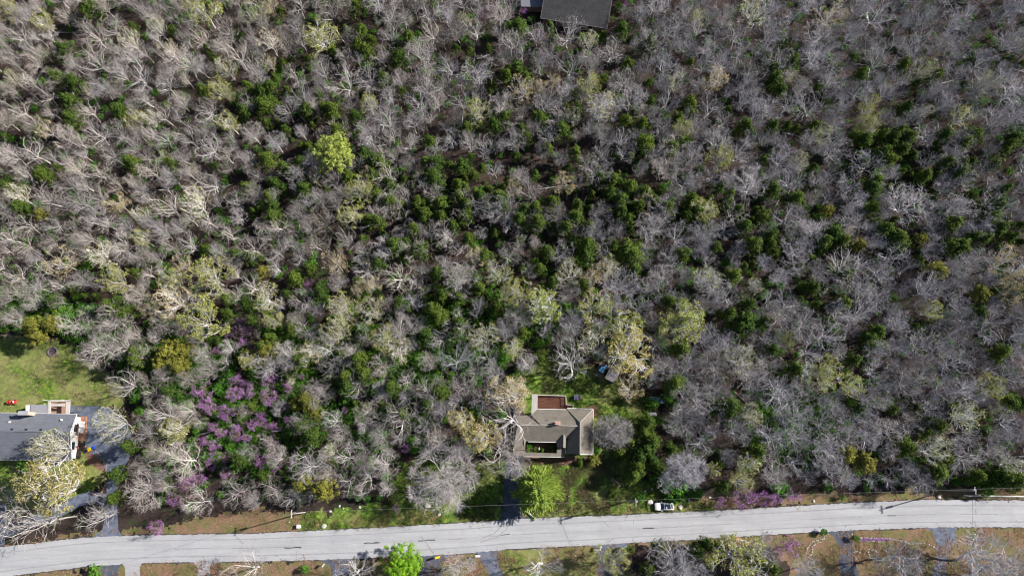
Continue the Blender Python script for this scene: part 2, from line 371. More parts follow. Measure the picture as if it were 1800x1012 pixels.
def region(name, polys, z, mat, cell=0.55, nz=1.6, label=None):
    W = [[P(*p) for p in poly] for poly in polys]; pts2 = [[(p.x, p.y) for p in w] for w in W]
    xs = [p[0] for w in pts2 for p in w]; ys = [p[1] for w in pts2 for p in w]
    x0, x1, y0, y1 = min(xs) - 2, max(xs) + 2, min(ys) - 2, max(ys) + 2
    mb = MB(); idx = {}
    def vid(i, j):
        k = (i, j)
        if k not in idx:
            r = random.Random(i * 7919 + j); idx[k] = len(mb.v)
            mb.v.append((x0 + i * cell + r.uniform(-.2, .2), y0 + j * cell + r.uniform(-.2, .2), z))
        return idx[k]
    for i in range(int((x1 - x0) / cell)):
        for j in range(int((y1 - y0) / cell)):
            cx, cy = x0 + (i + .5) * cell, y0 + (j + .5) * cell
            n1 = noise.noise(Vector((cx * .35, cy * .35, 3))) * nz + noise.noise(Vector((cx * 1.3, cy * 1.3, 8))) * nz * .5
            n2 = noise.noise(Vector((cx * .35, cy * .35, 30))) * nz + noise.noise(Vector((cx * 1.3, cy * 1.3, 40))) * nz * .5
            if any(inpoly(cx + n1, cy + n2, p) for p in pts2): mb.f.append((vid(i, j), vid(i + 1, j), vid(i + 1, j + 1), vid(i, j + 1)))
    return ST_(mb.build(name, mat))
region('verge', [VERGE, VERGE_S], 0.004, m_verge)
region('lawn', [POLY['yard'], POLY['yard_west']], 0.008, m_lawn)
region('lawn', [POLY['lawn_left'], POLY['lawn_left_front']], 0.008, m_lawn_dry)
region('lawn', [POLY['lawn_south']], 0.008, M_lawn('dry_south_grass', -0.1))
region('mulch_bed', [[(918, 800), (1045, 802), (1043, 815), (918, 818)], [(923, 776), (980, 778), (980, 800), (923, 800)], [(1030, 712), (1050, 712), (1048, 730), (1040, 740)], [(150, 785), (186, 812), (186, 830), (150, 815)]], 0.016, m_mulch, 0.4, .8)
CLEAR = [[(930, 612), (1020, 618), (1050, 655), (1100, 668), (1140, 700), (1125, 760), (1105, 800), (1115, 825), (1160, 860), (1270, 890), (1270, 905), (905, 925), (700, 935), (520, 950), (520, 905), (560, 885), (690, 880), (690, 835), (735, 800), (850, 815), (890, 760), (900, 700), (925, 690)],
         [(-150, 575), (110, 590), (160, 632), (192, 652), (235, 690), (240, 800), (225, 850), (215, 950), (-150, 990)],
         [(900, -80), (1085, -80), (1080, 60), (955, 50), (925, 30)]]
def fb(px):  # y limit above which forest may stand
    return interp([(-300, 900), (215, 905), (300, 905), (380, 893), (470, 880), (560, 880), (690, 860), (905, 800), (1160, 850), (1215, 838), (1400, 838), (1500, 850), (1700, 846), (2100, 840)], px)

# ------------------------------------------------------------------ tree generators (metres, base at origin)
def skeleton(rng, Ht, Rr, limbs=6, trunk=0.33, wob=0.18, spread=(25, 62), r0=0.2, dens=1.0, vig=1.0, fine=.5):
    segs, tips, tw = [], [], []
    def grow(p, d, L, r, lvl):
        n = (4, 4, 3, 2, 1)[lvl]; step = L / n; pts = [p]; rr = r
        for i in range(n):
            d = (d + Vector((rng.gauss(0, wob), rng.gauss(0, wob), rng.gauss(0, wob * .6) + (0.07 if lvl < 3 else 0.03)))).normalized()
            q = p + d * step; r2 = max(rr * (0.86 if lvl else .93), .012)
            segs.append((p, q, rr, r2, lvl)); p = q; rr = r2; pts.append(p)
            if lvl == 0: continue
            if lvl <= 3 and (i >= 0):
                nc = {1: 1.25, 2: 1.25, 3: fine}[lvl] * dens
                k = int(nc) + (rng.random() < nc - int(nc))
                for _ in range(k):
                    ax = d.orthogonal().normalized(); ax.rotate(Matrix.Rotation(rng.uniform(0, 6.283), 3, d))
                    a = R_(rng.uniform(28, 62)); nd = (d * math.cos(a) + ax * math.sin(a)).normalized()
                    if nd.z < -0.1: nd.z *= -.3; nd.normalize()
                    grow(p, nd, L * rng.uniform(.45, .72), rr * .66, lvl + 1)
            if lvl >= 3:
                for _ in range(1 if fine < 1.2 else 2):
                    nd = (d + Vector((rng.gauss(0, .55), rng.gauss(0, .55), rng.gauss(0, .35)))).normalized(); tw.append((p, nd, rng.uniform(.4, 1.0)))
        if lvl >= 2: tips.append(p)
        return p, d, rr
    tl = Ht * trunk
    p, d, rr = grow(Vector((0, 0, 0)), Vector((rng.gauss(0, .05), rng.gauss(0, .05), 1)).normalized(), tl, r0, 0)
    az = rng.uniform(0, 6.28)
    for i in range(limbs):
        az += 6.283 / limbs * rng.uniform(.6, 1.4); a = R_(rng.uniform(*spread)) if i else R_(rng.uniform(5, 20))
        nd = Vector((math.cos(az) * math.sin(a), math.sin(az) * math.sin(a), math.cos(a)))
        q = p - Vector((0, 0, rng.uniform(0, tl * .25)))
        grow(q, nd, Ht * rng.uniform(.36, .5), rr * rng.uniform(.55, .75), 1)
    # normalise
    tp = [t[0] for t in tw]
    cx = sum(t.x for t in tp) / len(tp); cy = sum(t.y for t in tp) / len(tp)
    rs = sorted(math.hypot(t.x - cx, t.y - cy) for t in tp); sr = Rr / (rs[int(len(rs) * .86)] + .3)
    zs = sorted(t.z for t in tp); sz = Ht / (zs[int(len(zs) * .97)] + .3)
    def T(v):
        k = min(1, v.z / (tl * 1.0 + 1e-6)); x, y, z = (v.x - cx * k) * sr, (v.y - cy * k) * sr, v.z * sz
        d = math.hypot(x, y); a = .72 * Rr; b = .3 * Rr
        if d > a: q = (a + b * (1 - math.exp(-(d - a) / b))) / d; x *= q; y *= q
        d = math.hypot(x, y); zt = Ht * (1.02 - .32 * (d / Rr) ** 2)
        if z > zt: z = zt + (z - zt) * .25
        return Vector((x, y, z))
    segs = [(T(a), T(b), r1, r2, l) for a, b, r1, r2, l in segs]; tw = [(T(a), d, l) for a, d, l in tw]; tips = [T(t) for t in tips]
    return segs, tw, tips
def limb_mesh(segs, maxl=3, k=(6, 4, 3, 3, 3), rs=1.0):
    mb = MB()
    for a, b, r1, r2, l in segs:
        if l <= maxl: mb.tube(a, b, max(r1 * rs, .028), max(r2 * rs, .024), k[l])
    return mb
def ribbon(mb, p, d, L, w, rng):
    u = d.orthogonal().normalized(); u.rotate(Matrix.Rotation(rng.uniform(0, 6.28), 3, d)); q = p + d * L
    mb.poly([p - u * w / 2, p + u * w / 2, q + u * w * .3, q - u * w * .3])
def twig_mesh(segs, tw, rng, w=.04, lo=4, frac=1.0):
    mb = MB()
    for a, b, r1, r2, l in segs:
        if l >= lo: mb.tube(a, b, max(r1, .018), max(r2, .014), 3)
    for p, d, L in tw:
        if rng.random() < frac: ribbon(mb, p, d, L, w, rng)
    return mb
def leaf(mb, c, nrm, s, rng, asp=.7):
    nrm = nrm.normalized(); u = nrm.orthogonal().normalized(); u.rotate(Matrix.Rotation(rng.uniform(0, 6.28), 3, nrm)); w = nrm.cross(u)
    mb.poly([c - u * s * .5, c - w * s * asp * .5, c + u * s * .5, c + w * s * asp * .5])
def rsph(rng):
    while True:
        v = Vector((rng.uniform(-1, 1), rng.uniform(-1, 1), rng.uniform(-1, 1)))
        if .05 < v.length < 1: return v.normalized()
def blob_crown(mb, centre, R3, nblob, br, nl, ls, rng, up=.35, cone=0.0, gap=0.0, zmin=-.5):
    """clumps of small leaves over an uneven ellipsoid or cone"""
    for _ in range(nblob):
        v = rsph(rng)
        if v.z < zmin: v.z = -v.z
        k = rng.uniform(.55, 1.0) if rng.random() < .75 else rng.uniform(.2, .6)
        if rng.random() < gap: continue
        lump = 1 + .28 * noise.noise(v * 1.7 + Vector((rng.random() * .1, centre[2], 7)))
        hz = 1 - cone * max(0, v.z)
        c = Vector((v.x * R3[0] * k * hz, v.y * R3[1] * k * hz, v.z * R3[2] * k)) * lump + Vector(centre)
        b = br * rng.uniform(.6, 1.3)
        for _ in range(int(nl * rng.uniform(.7, 1.3))):
            q = rsph(rng)
            if q.z < -.3: q.z = -q.z
            leaf(mb, c + q * b * rng.uniform(.5, 1.05), q + rsph(rng) * .7 + Vector((0, 0, up)), ls * rng.uniform(.6, 1.4), rng)

class Var: pass
def make_bare(seed, Ht=13., Rr=4.8, **kw):
    rng = random.Random(seed); v = Var(); v.H = Ht; v.R = Rr
    s, tw, tips = skeleton(rng, Ht, Rr, **kw)
    v.trunk = limb_mesh(s, 2).mesh('trunk', m_bark); v.crown = twig_mesh(s, tw, rng, lo=3).mesh('crown', m_twig); return v
NB = 16; BARE = []
for i in range(NB):
    r = random.Random(100 + i)
    BARE.append(make_bare(200 + i, Ht=r.uniform(11, 14), Rr=r.uniform(4, 5), limbs=r.choice([5, 6, 7, 8]), trunk=r.uniform(.25, .45), wob=r.choice([.1, .14, .2, .3]),
                          spread=r.choice([(20, 50), (25, 60), (30, 70)]), r0=r.uniform(.13, .19), dens=r.uniform(.95, 1.15), fine=(.6, .85, 1.1, 1.4)[i % 4]))
FINE = [make_bare(260 + i, Ht=11, Rr=5, limbs=9, trunk=.25, wob=.13, spread=(30, 78), r0=.2, dens=1.25, fine=2.0) for i in range(3)]
FIN2 = [make_bare(270 + i, Ht=12.5, Rr=4.5, limbs=7, trunk=.35, wob=.15, spread=(22, 58), r0=.17, dens=1.08, fine=1.2) for i in range(4)]
def make_bud(seed, mat, nleaf=1.0, ls=.42, Ht=13, Rr=5., thin=.5, trunkmat=None, **kw):
    rng = random.Random(seed); v = Var(); v.H = Ht; v.R = Rr
    s, tw, tips = skeleton(rng, Ht, Rr, **kw)
    a = limb_mesh(s, 4); v.trunk = a.mesh('trunk', trunkmat or m_bark)
    mb = MB()
    for p, d, L in tw:
        if noise.noise(p * .45 + Vector((seed, 0, 0))) < thin - .75: continue
        for _ in range(int(nleaf) + (rng.random() < nleaf % 1)):
            leaf(mb, p + rsph(rng) * .32 + d * L * .5, rsph(rng) + Vector((0, 0, .8)), ls * rng.uniform(.5, 1.3), rng)
    v.crown = mb.mesh('crown', mat); return v
BUDY = [make_bud(300 + i, m_yellow, 3.8, .31, fine=1.4, limbs=7, spread=(25, 65), r0=.22, dens=.92, thin=.62) for i in range(4)]
BUDT = [make_bud(320 + i, m_tan, 2.8, .28, fine=1.4, limbs=7, spread=(25, 65), r0=.22, dens=.92, thin=.6) for i in range(3)]
BUDG = [make_bud(330 + i, m_gold, 3.6, .30, fine=1.4, limbs=8, spread=(25, 70), r0=.25, dens=.95, thin=.62) for i in range(2)]
BUDO = [make_bud(350 + i, m_oly, 4.6, .31, fine=1.6, limbs=7, spread=(25, 65), r0=.22, dens=1.0, thin=.7) for i in range(2)]
BUDC = [make_bud(360 + i, m_chart, 3.6, .40, fine=1.7, limbs=8, spread=(25, 65), r0=.22, dens=1.0, thin=.75) for i in range(2)]
BUDF = [make_bud(340 + i, m_yellow, 1.0, .32, fine=1.4, limbs=7, spread=(25, 60), r0=.2, dens=.95, thin=.5) for i in range(3)]   # faint tint
def make_blob(seed, mat, Ht, R3, nblob, br, nl, ls, cone=0., gap=0., cz=None, bark=None, **k):
    rng = random.Random(seed); v = Var(); v.H = Ht; v.R = R3[0]
    mb = MB(); blob_crown(mb, (0, 0, cz if cz else Ht - R3[2]), R3, nblob, br, nl, ls, rng, cone=cone, gap=gap, **k); v.crown = mb.mesh('crown', mat)
    t = MB(); p = Vector((0, 0, 0))
    top = Vector((rng.gauss(0, .2), rng.gauss(0, .2), Ht * .85)); t.tube(p, top * .5, .16, .11, 6); t.tube(top * .5, top, .11, .03, 5)
    for i in range(9):
        z = rng.uniform(.3, .8) * Ht; a = rng.uniform(0, 6.28); e = Vector((math.cos(a) * R3[0] * .7, math.sin(a) * R3[0] * .7, z + rng.uniform(.3, 1.2)))
        t.tube((0, 0, z), e, .05, .02, 3)
    v.trunk = t.mesh('trunk', bark or m_darkbark); return v
CEDAR = [make_blob(400 + i, m_cedar, 8.0, (2.3 * random.Random(i).uniform(.88, 1.12), 2.3, 3.6), 85, .62, 34, .30, cone=.55) for i in range(8)]
OLIVE = [make_blob(420 + i, m_olive, 9.0, (3.2, 3.0, 3.4), 80, .8, 42, .34, cone=.3, gap=.08) for i in range(3)]
CHART = [make_blob(430 + i, m_chart, 12., (4.4, 4.4, 4.0), 200, .66, 46, .28, cone=.1, gap=.05, bark=m_bark) for i in range(2)]
SHRUB = [make_blob(440 + i, m_shrub, 2.2, (1.2, 1.2, 1.1), 34, .38, 22, .24, cone=.1) for i in range(4)]
LIME = [make_blob(450, m_lime, 9.5, (4.4, 4.2, 3.8), 200, .62, 56, .26, cone=.15, gap=.05)]
RED = [make_bud(460 + i, m_pink, 1.25, .26, Ht=6, Rr=2.8, thin=.62, trunkmat=m_darkbark, fine=1.5, limbs=6, trunk=.2, spread=(25, 65), r0=.12, dens=.85) for i in range(4)]
REDP = [make_bud(470 + i, m_pinkd, .6, .22, Ht=6, Rr=2.8, thin=.5, trunkmat=m_darkbark, fine=1.5, limbs=6, trunk=.2, spread=(25, 65), r0=.12, dens=.85) for i in range(2)]
DOG = [make_bud(480, m_blossomw, 1.3, .26, Ht=6, Rr=2.8, thin=.7, trunkmat=m_darkbark, fine=1.5, limbs=6, trunk=.2, spread=(25, 65), r0=.12, dens=.85)]
def make_pine():
    rng = random.Random(9); v = Var(); v.H = 14.; v.R = 6.; t = MB(); mb = MB()
    t.tube((0, 0, 0), (0, 0, 7), .28, .2, 8); t.tube((0, 0, 7), (.1, 0, 13.6), .2, .04, 6)
    z = 2.2
    while z < 13.6:
        k = (13.9 - z) / 11.7; Rz = 6.0 * (k ** .75) * rng.uniform(.9, 1.05); nbr = int(9 + 6 * k)
        for i in range(nbr):
            a = rng.uniform(0, 6.283); L = Rz * rng.uniform(.7, 1.08); d = Vector((math.cos(a), math.sin(a), .32 + .4 * (1 - k)))
            p = Vector((0, 0, z + rng.uniform(-.3, .3))); q = p + Vector((d.x * L, d.y * L, d.z * L * .6)); t.tube(p, q, .05, .02, 3)
            nlf = int(12 + L * 11)
            for j in range(nlf):
                s = rng.uniform(.2, 1.04); sp = (.18 + .5 * s) * rng.uniform(-1, 1) * .62
                c = p.lerp(q, s) + Vector((-d.y * sp, d.x * sp, rng.uniform(-.15, .22)))
                fd = (Vector((d.x, d.y, .25)) + Vector((-d.y, d.x, 0)) * sp * 1.2 + rsph(rng) * .25).normalized()
                ribbon(mb, c, fd, rng.uniform(.5, .9), rng.uniform(.12, .2), rng)
        z += .46
    v.crown = mb.mesh('crown', m_pine); v.trunk = t.mesh('trunk', m_darkbark); return v
PINE = [make_pine()]
# saplings and brush for the forest floor
def make_brush(seed):
    rng = random.Random(seed); mb = MB()
    for k in range(4):
        c = Vector((rng.gauss(0, .7), rng.gauss(0, .7), 0)); h = rng.uniform(1.5, 3.6); top = c + Vector((rng.gauss(0, .3), rng.gauss(0, .3), h)); mb.tube(c, top, .03, .015, 3)
        for _ in range(22):
            s = rng.uniform(.3, 1); d = (rsph(rng) + Vector((0, 0, .6))).normalized(); ribbon(mb, c.lerp(top, s), d, rng.uniform(.4, 1.1), .035, rng)
    return mb.mesh('brush', m_brush)
BRUSH = [make_brush(500 + i) for i in range(6)]
def make_log(seed):
    rng = random.Random(seed); mb = MB()
    L = rng.uniform(3, 8); mb.tube((-L / 2, 0, .12), (L / 2, .3, .2), .11, .05, 5)
    for _ in range(5):
        x = rng.uniform(-L / 3, L / 2); mb.tube((x, 0, .15), (x + rng.uniform(.5, 1.6), rng.choice((-1, 1)) * rng.uniform(.6, 1.5), rng.uniform(.1, .6)), .04, .02, 3)
    return mb.mesh('log', m_bark)
LOGS = [make_log(520 + i) for i in range(3)]
def make_tuft(seed, mat, k_=1.0):
    rng = random.Random(seed); mb = MB()
    for _ in range(26):
        p = Vector((rng.gauss(0, .32), rng.gauss(0, .32), 0)); d = Vector((rng.gauss(0, .5), rng.gauss(0, .5), 1)).normalized(); ribbon(mb, p, d, rng.uniform(.12, .34) * k_, .09 * k_, rng)
    return mb.mesh('tuft', mat)
m_tuft = M_leaf('grass_blades', (0.035, 0.09, 0.014), (0.13, 0.18, 0.04), (0.26, 0.27, 0.11), 0.4)
m_tuftd = M_leaf('dry_grass_blades', (0.17, 0.14, 0.07), (0.34, 0.29, 0.18), (0.42, 0.36, 0.24), 0.4)
m_leaflit = M_leaf('dead_leaves', (0.16, 0.085, 0.05), (0.30, 0.19, 0.12), (0.42, 0.30, 0.22), 0.4)
def make_litter(seed):
    rng = random.Random(seed); mb = MB()
    for _ in range(22): leaf(mb, Vector((rng.gauss(0, .6), rng.gauss(0, .6), rng.uniform(.03, .12))), Vector((rng.gauss(0, .5), rng.gauss(0, .5), 1)), rng.uniform(.15, .32), rng)
    return mb.mesh('litter', m_leaflit)

# ------------------------------------------------------------------ placing
REG = []                                 # (object, px, py, r, description, word for a neighbour)
def word_of(cat, name, r):
    return {'cedar_tree': 'cedar', 'olive_green_tree': 'olive green tree', 'budding_tree': 'yellow budding tree', 'olive_yellow_budding_tree': 'olive yellow tree', 'tan_budding_tree': 'tan budding tree', 'gold_budding_tree': 'golden budding tree',
            'faintly_budding_tree': 'yellow tinted tree', 'leafy_tree': 'chartreuse tree', 'redbud_tree': 'redbud', 'pale_redbud_tree': 'pale redbud', 'dogwood_tree': 'dogwood', 'green_shrub': 'green shrub', 'bare_tree': 'leafless tree'}.get(name, name.replace('_', ' '))
def place(name, cat, px, py, Rpx, variants, label, group, rng, hk=1.0, warm=None, H_=None, tparts=('trunk', 'crown'), rz=None, cf=.68, col=None, mat=None):
    v = variants[rng.randrange(len(variants))]
    s0 = mscale(px, py, v.H * .6); Rm = Rpx / s0; kx = Rm / v.R
    Hh = H_ if H_ else v.H * (0.45 + .55 * kx) * hk * rng.uniform(.92, 1.08)
    if name == 'cedar_tree': Hh = min(Hh, 9.0 if not (1050 < px < 1200 and py > 700) else 7.0)
    kz = Hh / v.H; w = P(px, py, Hh * cf)
    e = empty(name, (w.x, w.y, 0), rng.uniform(0, 6.28) if rz is None else rz, label, cat, group); e.scale = (kx, kx, kz)
    for nm, me in (('trunk', v.trunk), ('crown', v.crown)):
        o = bpy.data.objects.new(nm, me); C.objects.link(o); o.parent = e; o.color = (warm if warm is not None else 0, 0, 0, 1)
    return e
def warmth(px, py, rng):
    w = .85 - px / 1800 * .95
    return min(1, max(0, w + rng.gauss(0, .18)))

# --- stuff scatter through geometry nodes
def scatter(name, pts, meshes, label=None, cat=None):
    """pts: (x,y,z,rotz,sx,sz,warm); one object, the repeats of it instanced meshes"""
    me = bpy.data.meshes.new(name); me.from_pydata([p[:3] for p in pts], [], [])
    def att(n, t, vals, key='value'):
        a = me.attributes.new(n, t, 'POINT'); a.data.foreach_set(key, vals)
    rv, sv = [], []
    for p in pts: rv += [0, 0, p[3]]; sv += [p[4], p[4], p[5]]
    att('rot', 'FLOAT_VECTOR', rv, 'vector'); att('scl', 'FLOAT_VECTOR', sv, 'vector'); att('warm', 'FLOAT', [p[6] for p in pts])
    rng = random.Random(len(pts)); att('vi', 'INT', [rng.randrange(len(meshes)) for _ in pts])
    o = bpy.data.objects.new(name, me); C.objects.link(o); tag(o, label, cat, kind='stuff'); o.color = (0, 0, 0, 1)
    ng = bpy.data.node_groups.new(name, 'GeometryNodeTree')
    ng.interface.new_socket('Geometry', in_out='INPUT', socket_type='NodeSocketGeometry'); ng.interface.new_socket('Geometry', in_out='OUTPUT', socket_type='NodeSocketGeometry')
    gi = ng.nodes.new('NodeGroupInput'); go = ng.nodes.new('NodeGroupOutput'); iop = ng.nodes.new('GeometryNodeInstanceOnPoints'); jn = ng.nodes.new('GeometryNodeJoinGeometry')
    for i, m in enumerate(meshes):
        po = bpy.data.objects.new('%s_source' % name, m)
        oi = ng.nodes.new('GeometryNodeObjectInfo'); oi.inputs['Object'].default_value = po; oi.inputs['As Instance'].default_value = False
        g2 = ng.nodes.new('GeometryNodeGeometryToInstance'); ng.links.new(oi.outputs['Geometry'], g2.inputs[0]); ng.links.new(g2.outputs[0], jn.inputs[0])
    def na(n, t):
        a = ng.nodes.new('GeometryNodeInputNamedAttribute'); a.data_type = t; a.inputs[0].default_value = n; return a.outputs[0]
    ng.links.new(gi.outputs[0], iop.inputs['Points']); ng.links.new(jn.outputs[0], iop.inputs['Instance'])
    iop.inputs['Pick Instance'].default_value = True
    ng.links.new(na('vi', 'INT'), iop.inputs['Instance Index']); ng.links.new(na('rot', 'FLOAT_VECTOR'), iop.inputs['Rotation']); ng.links.new(na('scl', 'FLOAT_VECTOR'), iop.inputs['Scale'])
    ng.links.new(iop.outputs[0], go.inputs[0])
    md = o.modifiers.new('scatter', 'NODES'); md.node_group = ng
    return o
def joined(v, name):
    mb = MB(); me = bpy.data.meshes.new(name); V = []; Fc = []; mi = []
    for k, m in enumerate((v.trunk, v.crown)):
        n = len(V); V += [tuple(x.co) for x in m.vertices]
        for p in m.polygons: Fc.append(tuple(n + i for i in p.vertices)); mi.append(k)
        me.materials.append(m.materials[0])
    me.from_pydata(V, [], Fc); me.polygons.foreach_set('material_index', mi); return me

# ------------------------------------------------------------------ trees read off the photograph: tile origin + zoomed (x, y, r)
Z = 3.373
TI = dict(A=(0, 0), B=(450, 0), C=(900, 0), D=(1350, 0), E=(0, 300), F=(450, 300), G=(900, 300), H=(1350, 300), I=(0, 600), J=(450, 600), K=(900, 600), L=(1350, 600))
def tl(t, L): return [(TI[t][0] + a / Z, TI[t][1] + b / Z, c / Z) for a, b, c in L]
cedars = []
cedars += tl('A', [(370,290,50),(525,45,70),(400,590,50),(415,700,50),(695,650,50),(330,450,45),(430,480,50),(500,520,30),(1020,175,35),(1260,335,35),(1195,530,40),(1440,650,40),(1470,520,40),(1475,600,35),(770,960,50),(1010,965,40),(210,755,35),(1195,770,35),(790,155,35),(230,1000,35),(340,990,30),(10,535,20),(130,755,25),(20,805,30),(1270,980,35),(1495,975,30),(1225,280,30),(330,340,30),(1430,210,25)])
cedars += tl('B', [(140,60,35),(590,40,45),(530,175,35),(620,185,50),(650,295,45),(600,260,40),(460,290,35),(900,220,45),(850,340,60),(820,250,35),(160,370,35),(750,465,45),(860,535,35),(80,510,40),(30,540,50),(180,530,30),(40,620,60),(90,590,35),(295,645,45),(450,645,60),(400,640,40),(585,685,40),(475,765,50),(60,725,35),(60,940,60),(170,995,50),(265,965,45),(310,865,35),(640,905,45),(710,950,55),(740,970,40),(1035,845,45),(1060,965,55),(1010,960,40),(1220,975,45),(1250,755,40),(1330,745,35),(1410,735,45),(1470,690,40),(1485,445,45),(1250,370,35),(1185,280,30),(1270,300,30),(1380,280,30),(1080,470,35),(1385,540,25),(1055,340,22),(1465,160,30),(1505,160,25),(1480,610,35),(1500,400,30),(1400,490,35),(520,15,30),(705,115,25),(810,490,25),(105,450,25),(690,240,30),(1340,990,30)])
cedars += tl('C', [(35,160,60),(225,150,30),(240,220,35),(545,205,30),(650,170,45),(815,250,45),(820,300,35),(320,390,38),(35,405,50),(80,460,45),(125,370,35),(685,380,40),(545,460,35),(700,450,30),(370,560,40),(270,570,30),(160,695,48),(390,650,45),(295,765,55),(320,630,30),(50,760,40),(85,810,40),(20,790,30),(210,880,40),(675,720,48),(775,730,50),(790,840,60),(1055,610,48),(1080,670,35),(820,600,40),(810,490,30),(950,870,45),(1280,655,38),(1390,740,50),(1340,770,30),(1500,345,40),(1040,940,35),(375,900,40),(340,990,30),(520,1000,25),(1490,950,40),(1060,370,30),(985,700,40),(830,900,30),(1505,490,30),(1000,960,30),(420,310,25)])
cedars += tl('D', [(150,365,45),(25,400,40),(40,460,45),(70,530,45),(30,745,40),(120,740,35),(290,520,35),(555,440,45),(810,385,45),(910,320,35),(840,240,28),(850,165,30),(880,495,35),(1000,440,40),(950,455,30),(1090,510,35),(1160,500,35),(1315,380,30),(420,240,25),(500,345,35),(570,825,55),(520,800,40),(590,830,40),(680,800,40),(740,820,50),(780,780,50),(835,810,50),(800,880,45),(680,900,60),(720,940,50),(1055,800,45),(1010,885,25),(1060,960,45),(1150,965,45),(1215,950,35),(1225,800,60),(1310,775,30),(1160,840,45),(1455,815,60),(1430,860,45),(1350,970,45),(1140,1005,40),(560,965,40),(280,745,40),(270,985,30),(1000,680,30),(820,630,40),(1500,380,30),(1440,350,30),(1340,300,35),(1500,140,20),(105,250,35)])
cedars += tl('E', [(20,80,40),(110,215,50),(245,20,45),(130,100,30),(175,250,30),(1460,100,45),(650,800,55),(740,840,60),(700,770,40),(310,760,45),(1345,760,45),(1465,790,50),(1490,880,40),(1350,850,50),(850,520,35),(800,600,35),(1210,455,35),(1390,490,40),(1480,510,45),(1500,240,30),(640,590,40),(420,700,35),(80,570,25),(570,740,25),(500,740,25),(1030,50,25),(1280,1000,30)])
cedars += tl('F', [(95,210,40),(100,270,50),(75,150,40),(110,75,50),(280,105,45),(420,105,35),(540,30,50),(510,60,35),(690,20,40),(790,80,50),(720,145,45),(790,180,50),(680,290,45),(720,300,45),(955,185,45),(1000,255,50),(860,200,40),(1030,160,35),(1050,40,70),(880,50,35),(930,45,30),(1100,190,55),(1200,80,40),(1205,160,45),(1330,150,45),(1360,200,40),(1250,200,45),(1240,270,50),(1440,150,50),(1470,220,50),(1385,105,35),(1095,270,40),(1100,110,30),(820,440,60),(970,465,55),(790,510,35),(725,550,45),(1355,495,50),(1255,400,45),(1420,360,35),(235,635,58),(320,580,40),(180,720,35),(885,635,30),(850,780,45),(1100,740,50),(1080,860,60),(1040,820,50),(1200,900,45),(210,930,45),(1010,980,50),(640,960,40),(1180,960,40),(80,990,45),(380,720,45),(20,510,30),(500,900,40),(1320,690,45),(1430,800,50),(1390,900,35),(900,830,35),(930,340,40),(1070,600,40),(1170,320,40),(20,230,30),(660,560,30)])
cedars += tl('G', [(600,50,50),(520,40,45),(585,130,40),(700,95,50),(650,170,50),(790,125,50),(750,205,50),(840,170,40),(915,215,55),(880,130,35),(650,240,40),(330,110,32),(235,180,50),(145,215,50),(150,300,50),(40,280,45),(375,270,55),(455,180,25),(500,185,25),(320,330,45),(345,385,35),(455,330,40),(45,410,35),(445,440,60),(445,510,45),(310,460,35),(210,480,50),(165,580,45),(60,585,30),(130,480,30),(710,490,95),(730,590,40),(690,290,40),(700,340,30),(1010,490,55),(1060,170,50),(1100,240,55),(1040,270,40),(1260,220,40),(1340,230,45),(1385,330,55),(1490,270,50),(1450,230,30),(1210,450,40),(1440,430,50),(1500,410,35),(1310,620,55),(1400,790,55),(1395,890,75),(1290,850,50),(1500,890,40),(1345,920,45),(930,770,45),(880,690,35),(240,660,40),(430,670,40),(190,690,30),(820,560,25),(870,420,25),(650,570,25),(750,900,40),(1230,840,30),(1500,80,30),(60,960,45),(850,270,30),(1290,150,40)])
cedars += tl('H', [(30,110,60),(165,160,55),(20,380,50),(20,440,40),(60,430,35),(620,220,50),(620,110,60),(710,100,35),(640,60,50),(700,350,60),(780,400,70),(745,380,50),(840,300,38),(1100,315,60),(1140,440,65),(1080,450,50),(1330,275,60),(1370,340,60),(1360,200,60),(1400,110,45),(1280,400,45),(1440,390,40),(1220,390,40),(390,370,65),(400,330,40),(440,410,50),(340,420,50),(905,155,35),(1480,720,50),(1340,705,30),(1450,680,40),(720,590,40),(455,620,45),(490,600,30),(450,780,50),(410,780,40),(270,690,45),(330,690,40),(240,510,35),(180,570,35),(700,760,35),(190,760,35),(650,950,50),(600,990,45),(870,920,35),(10,880,25),(440,1000,30),(1170,890,30),(1260,850,50),(930,30,45),(1140,15,55),(1210,30,40),(900,530,40),(1500,420,30),(95,340,35),(780,480,30)])
cedars += tl('I', [(760,620,45),(680,790,45),(670,930,45),(800,110,60),(810,60,50),(1000,290,45),(1490,380,40),(1420,700,50)])
cedars += tl('J', [(260,110,55),(610,105,60),(640,200,50),(540,270,60),(800,270,55),(1090,300,60),(1010,370,50),(260,510,55),(330,560,60),(240,600,40),(40,800,45),(1370,320,40),(40,30,50),(530,210,45),(870,430,45)])
cedars += tl('K', [(800,480,60),(830,590,60),(740,740,60),(830,700,60),(870,740,50),(800,640,60),(760,680,60),(780,540,50),(950,640,45),(1460,650,60),(1300,390,70),(970,250,70),(1030,260,40),(1010,40,60),(1250,860,45),(1230,730,40),(720,790,50),(170,100,40)])
cedars += tl('L', [(30,50,55),(165,160,60),(515,110,50),(820,620,60),(790,600,40),(850,640,40),(1015,500,60),(1010,770,70),(1060,700,50),(930,540,45),(550,400,40),(750,400,40),(1380,60,60),(600,20,50),(1430,360,60),(1400,800,60),(1480,820,60),(1250,800,50),(1340,800,40),(880,380,40),(1280,540,40),(1500,360,50),(940,470,40)])
cedars += [(1090, 795, 11), (1262, 962, 14), (1225, 968, 16), (1240, 955, 12), (1160, 962, 14), (1335, 985, 15), (1360, 1000, 15), (1798, 945, 18), (1140, 1000, 14)]
oly = [(95, 853, 50), (62, 848, 34)]
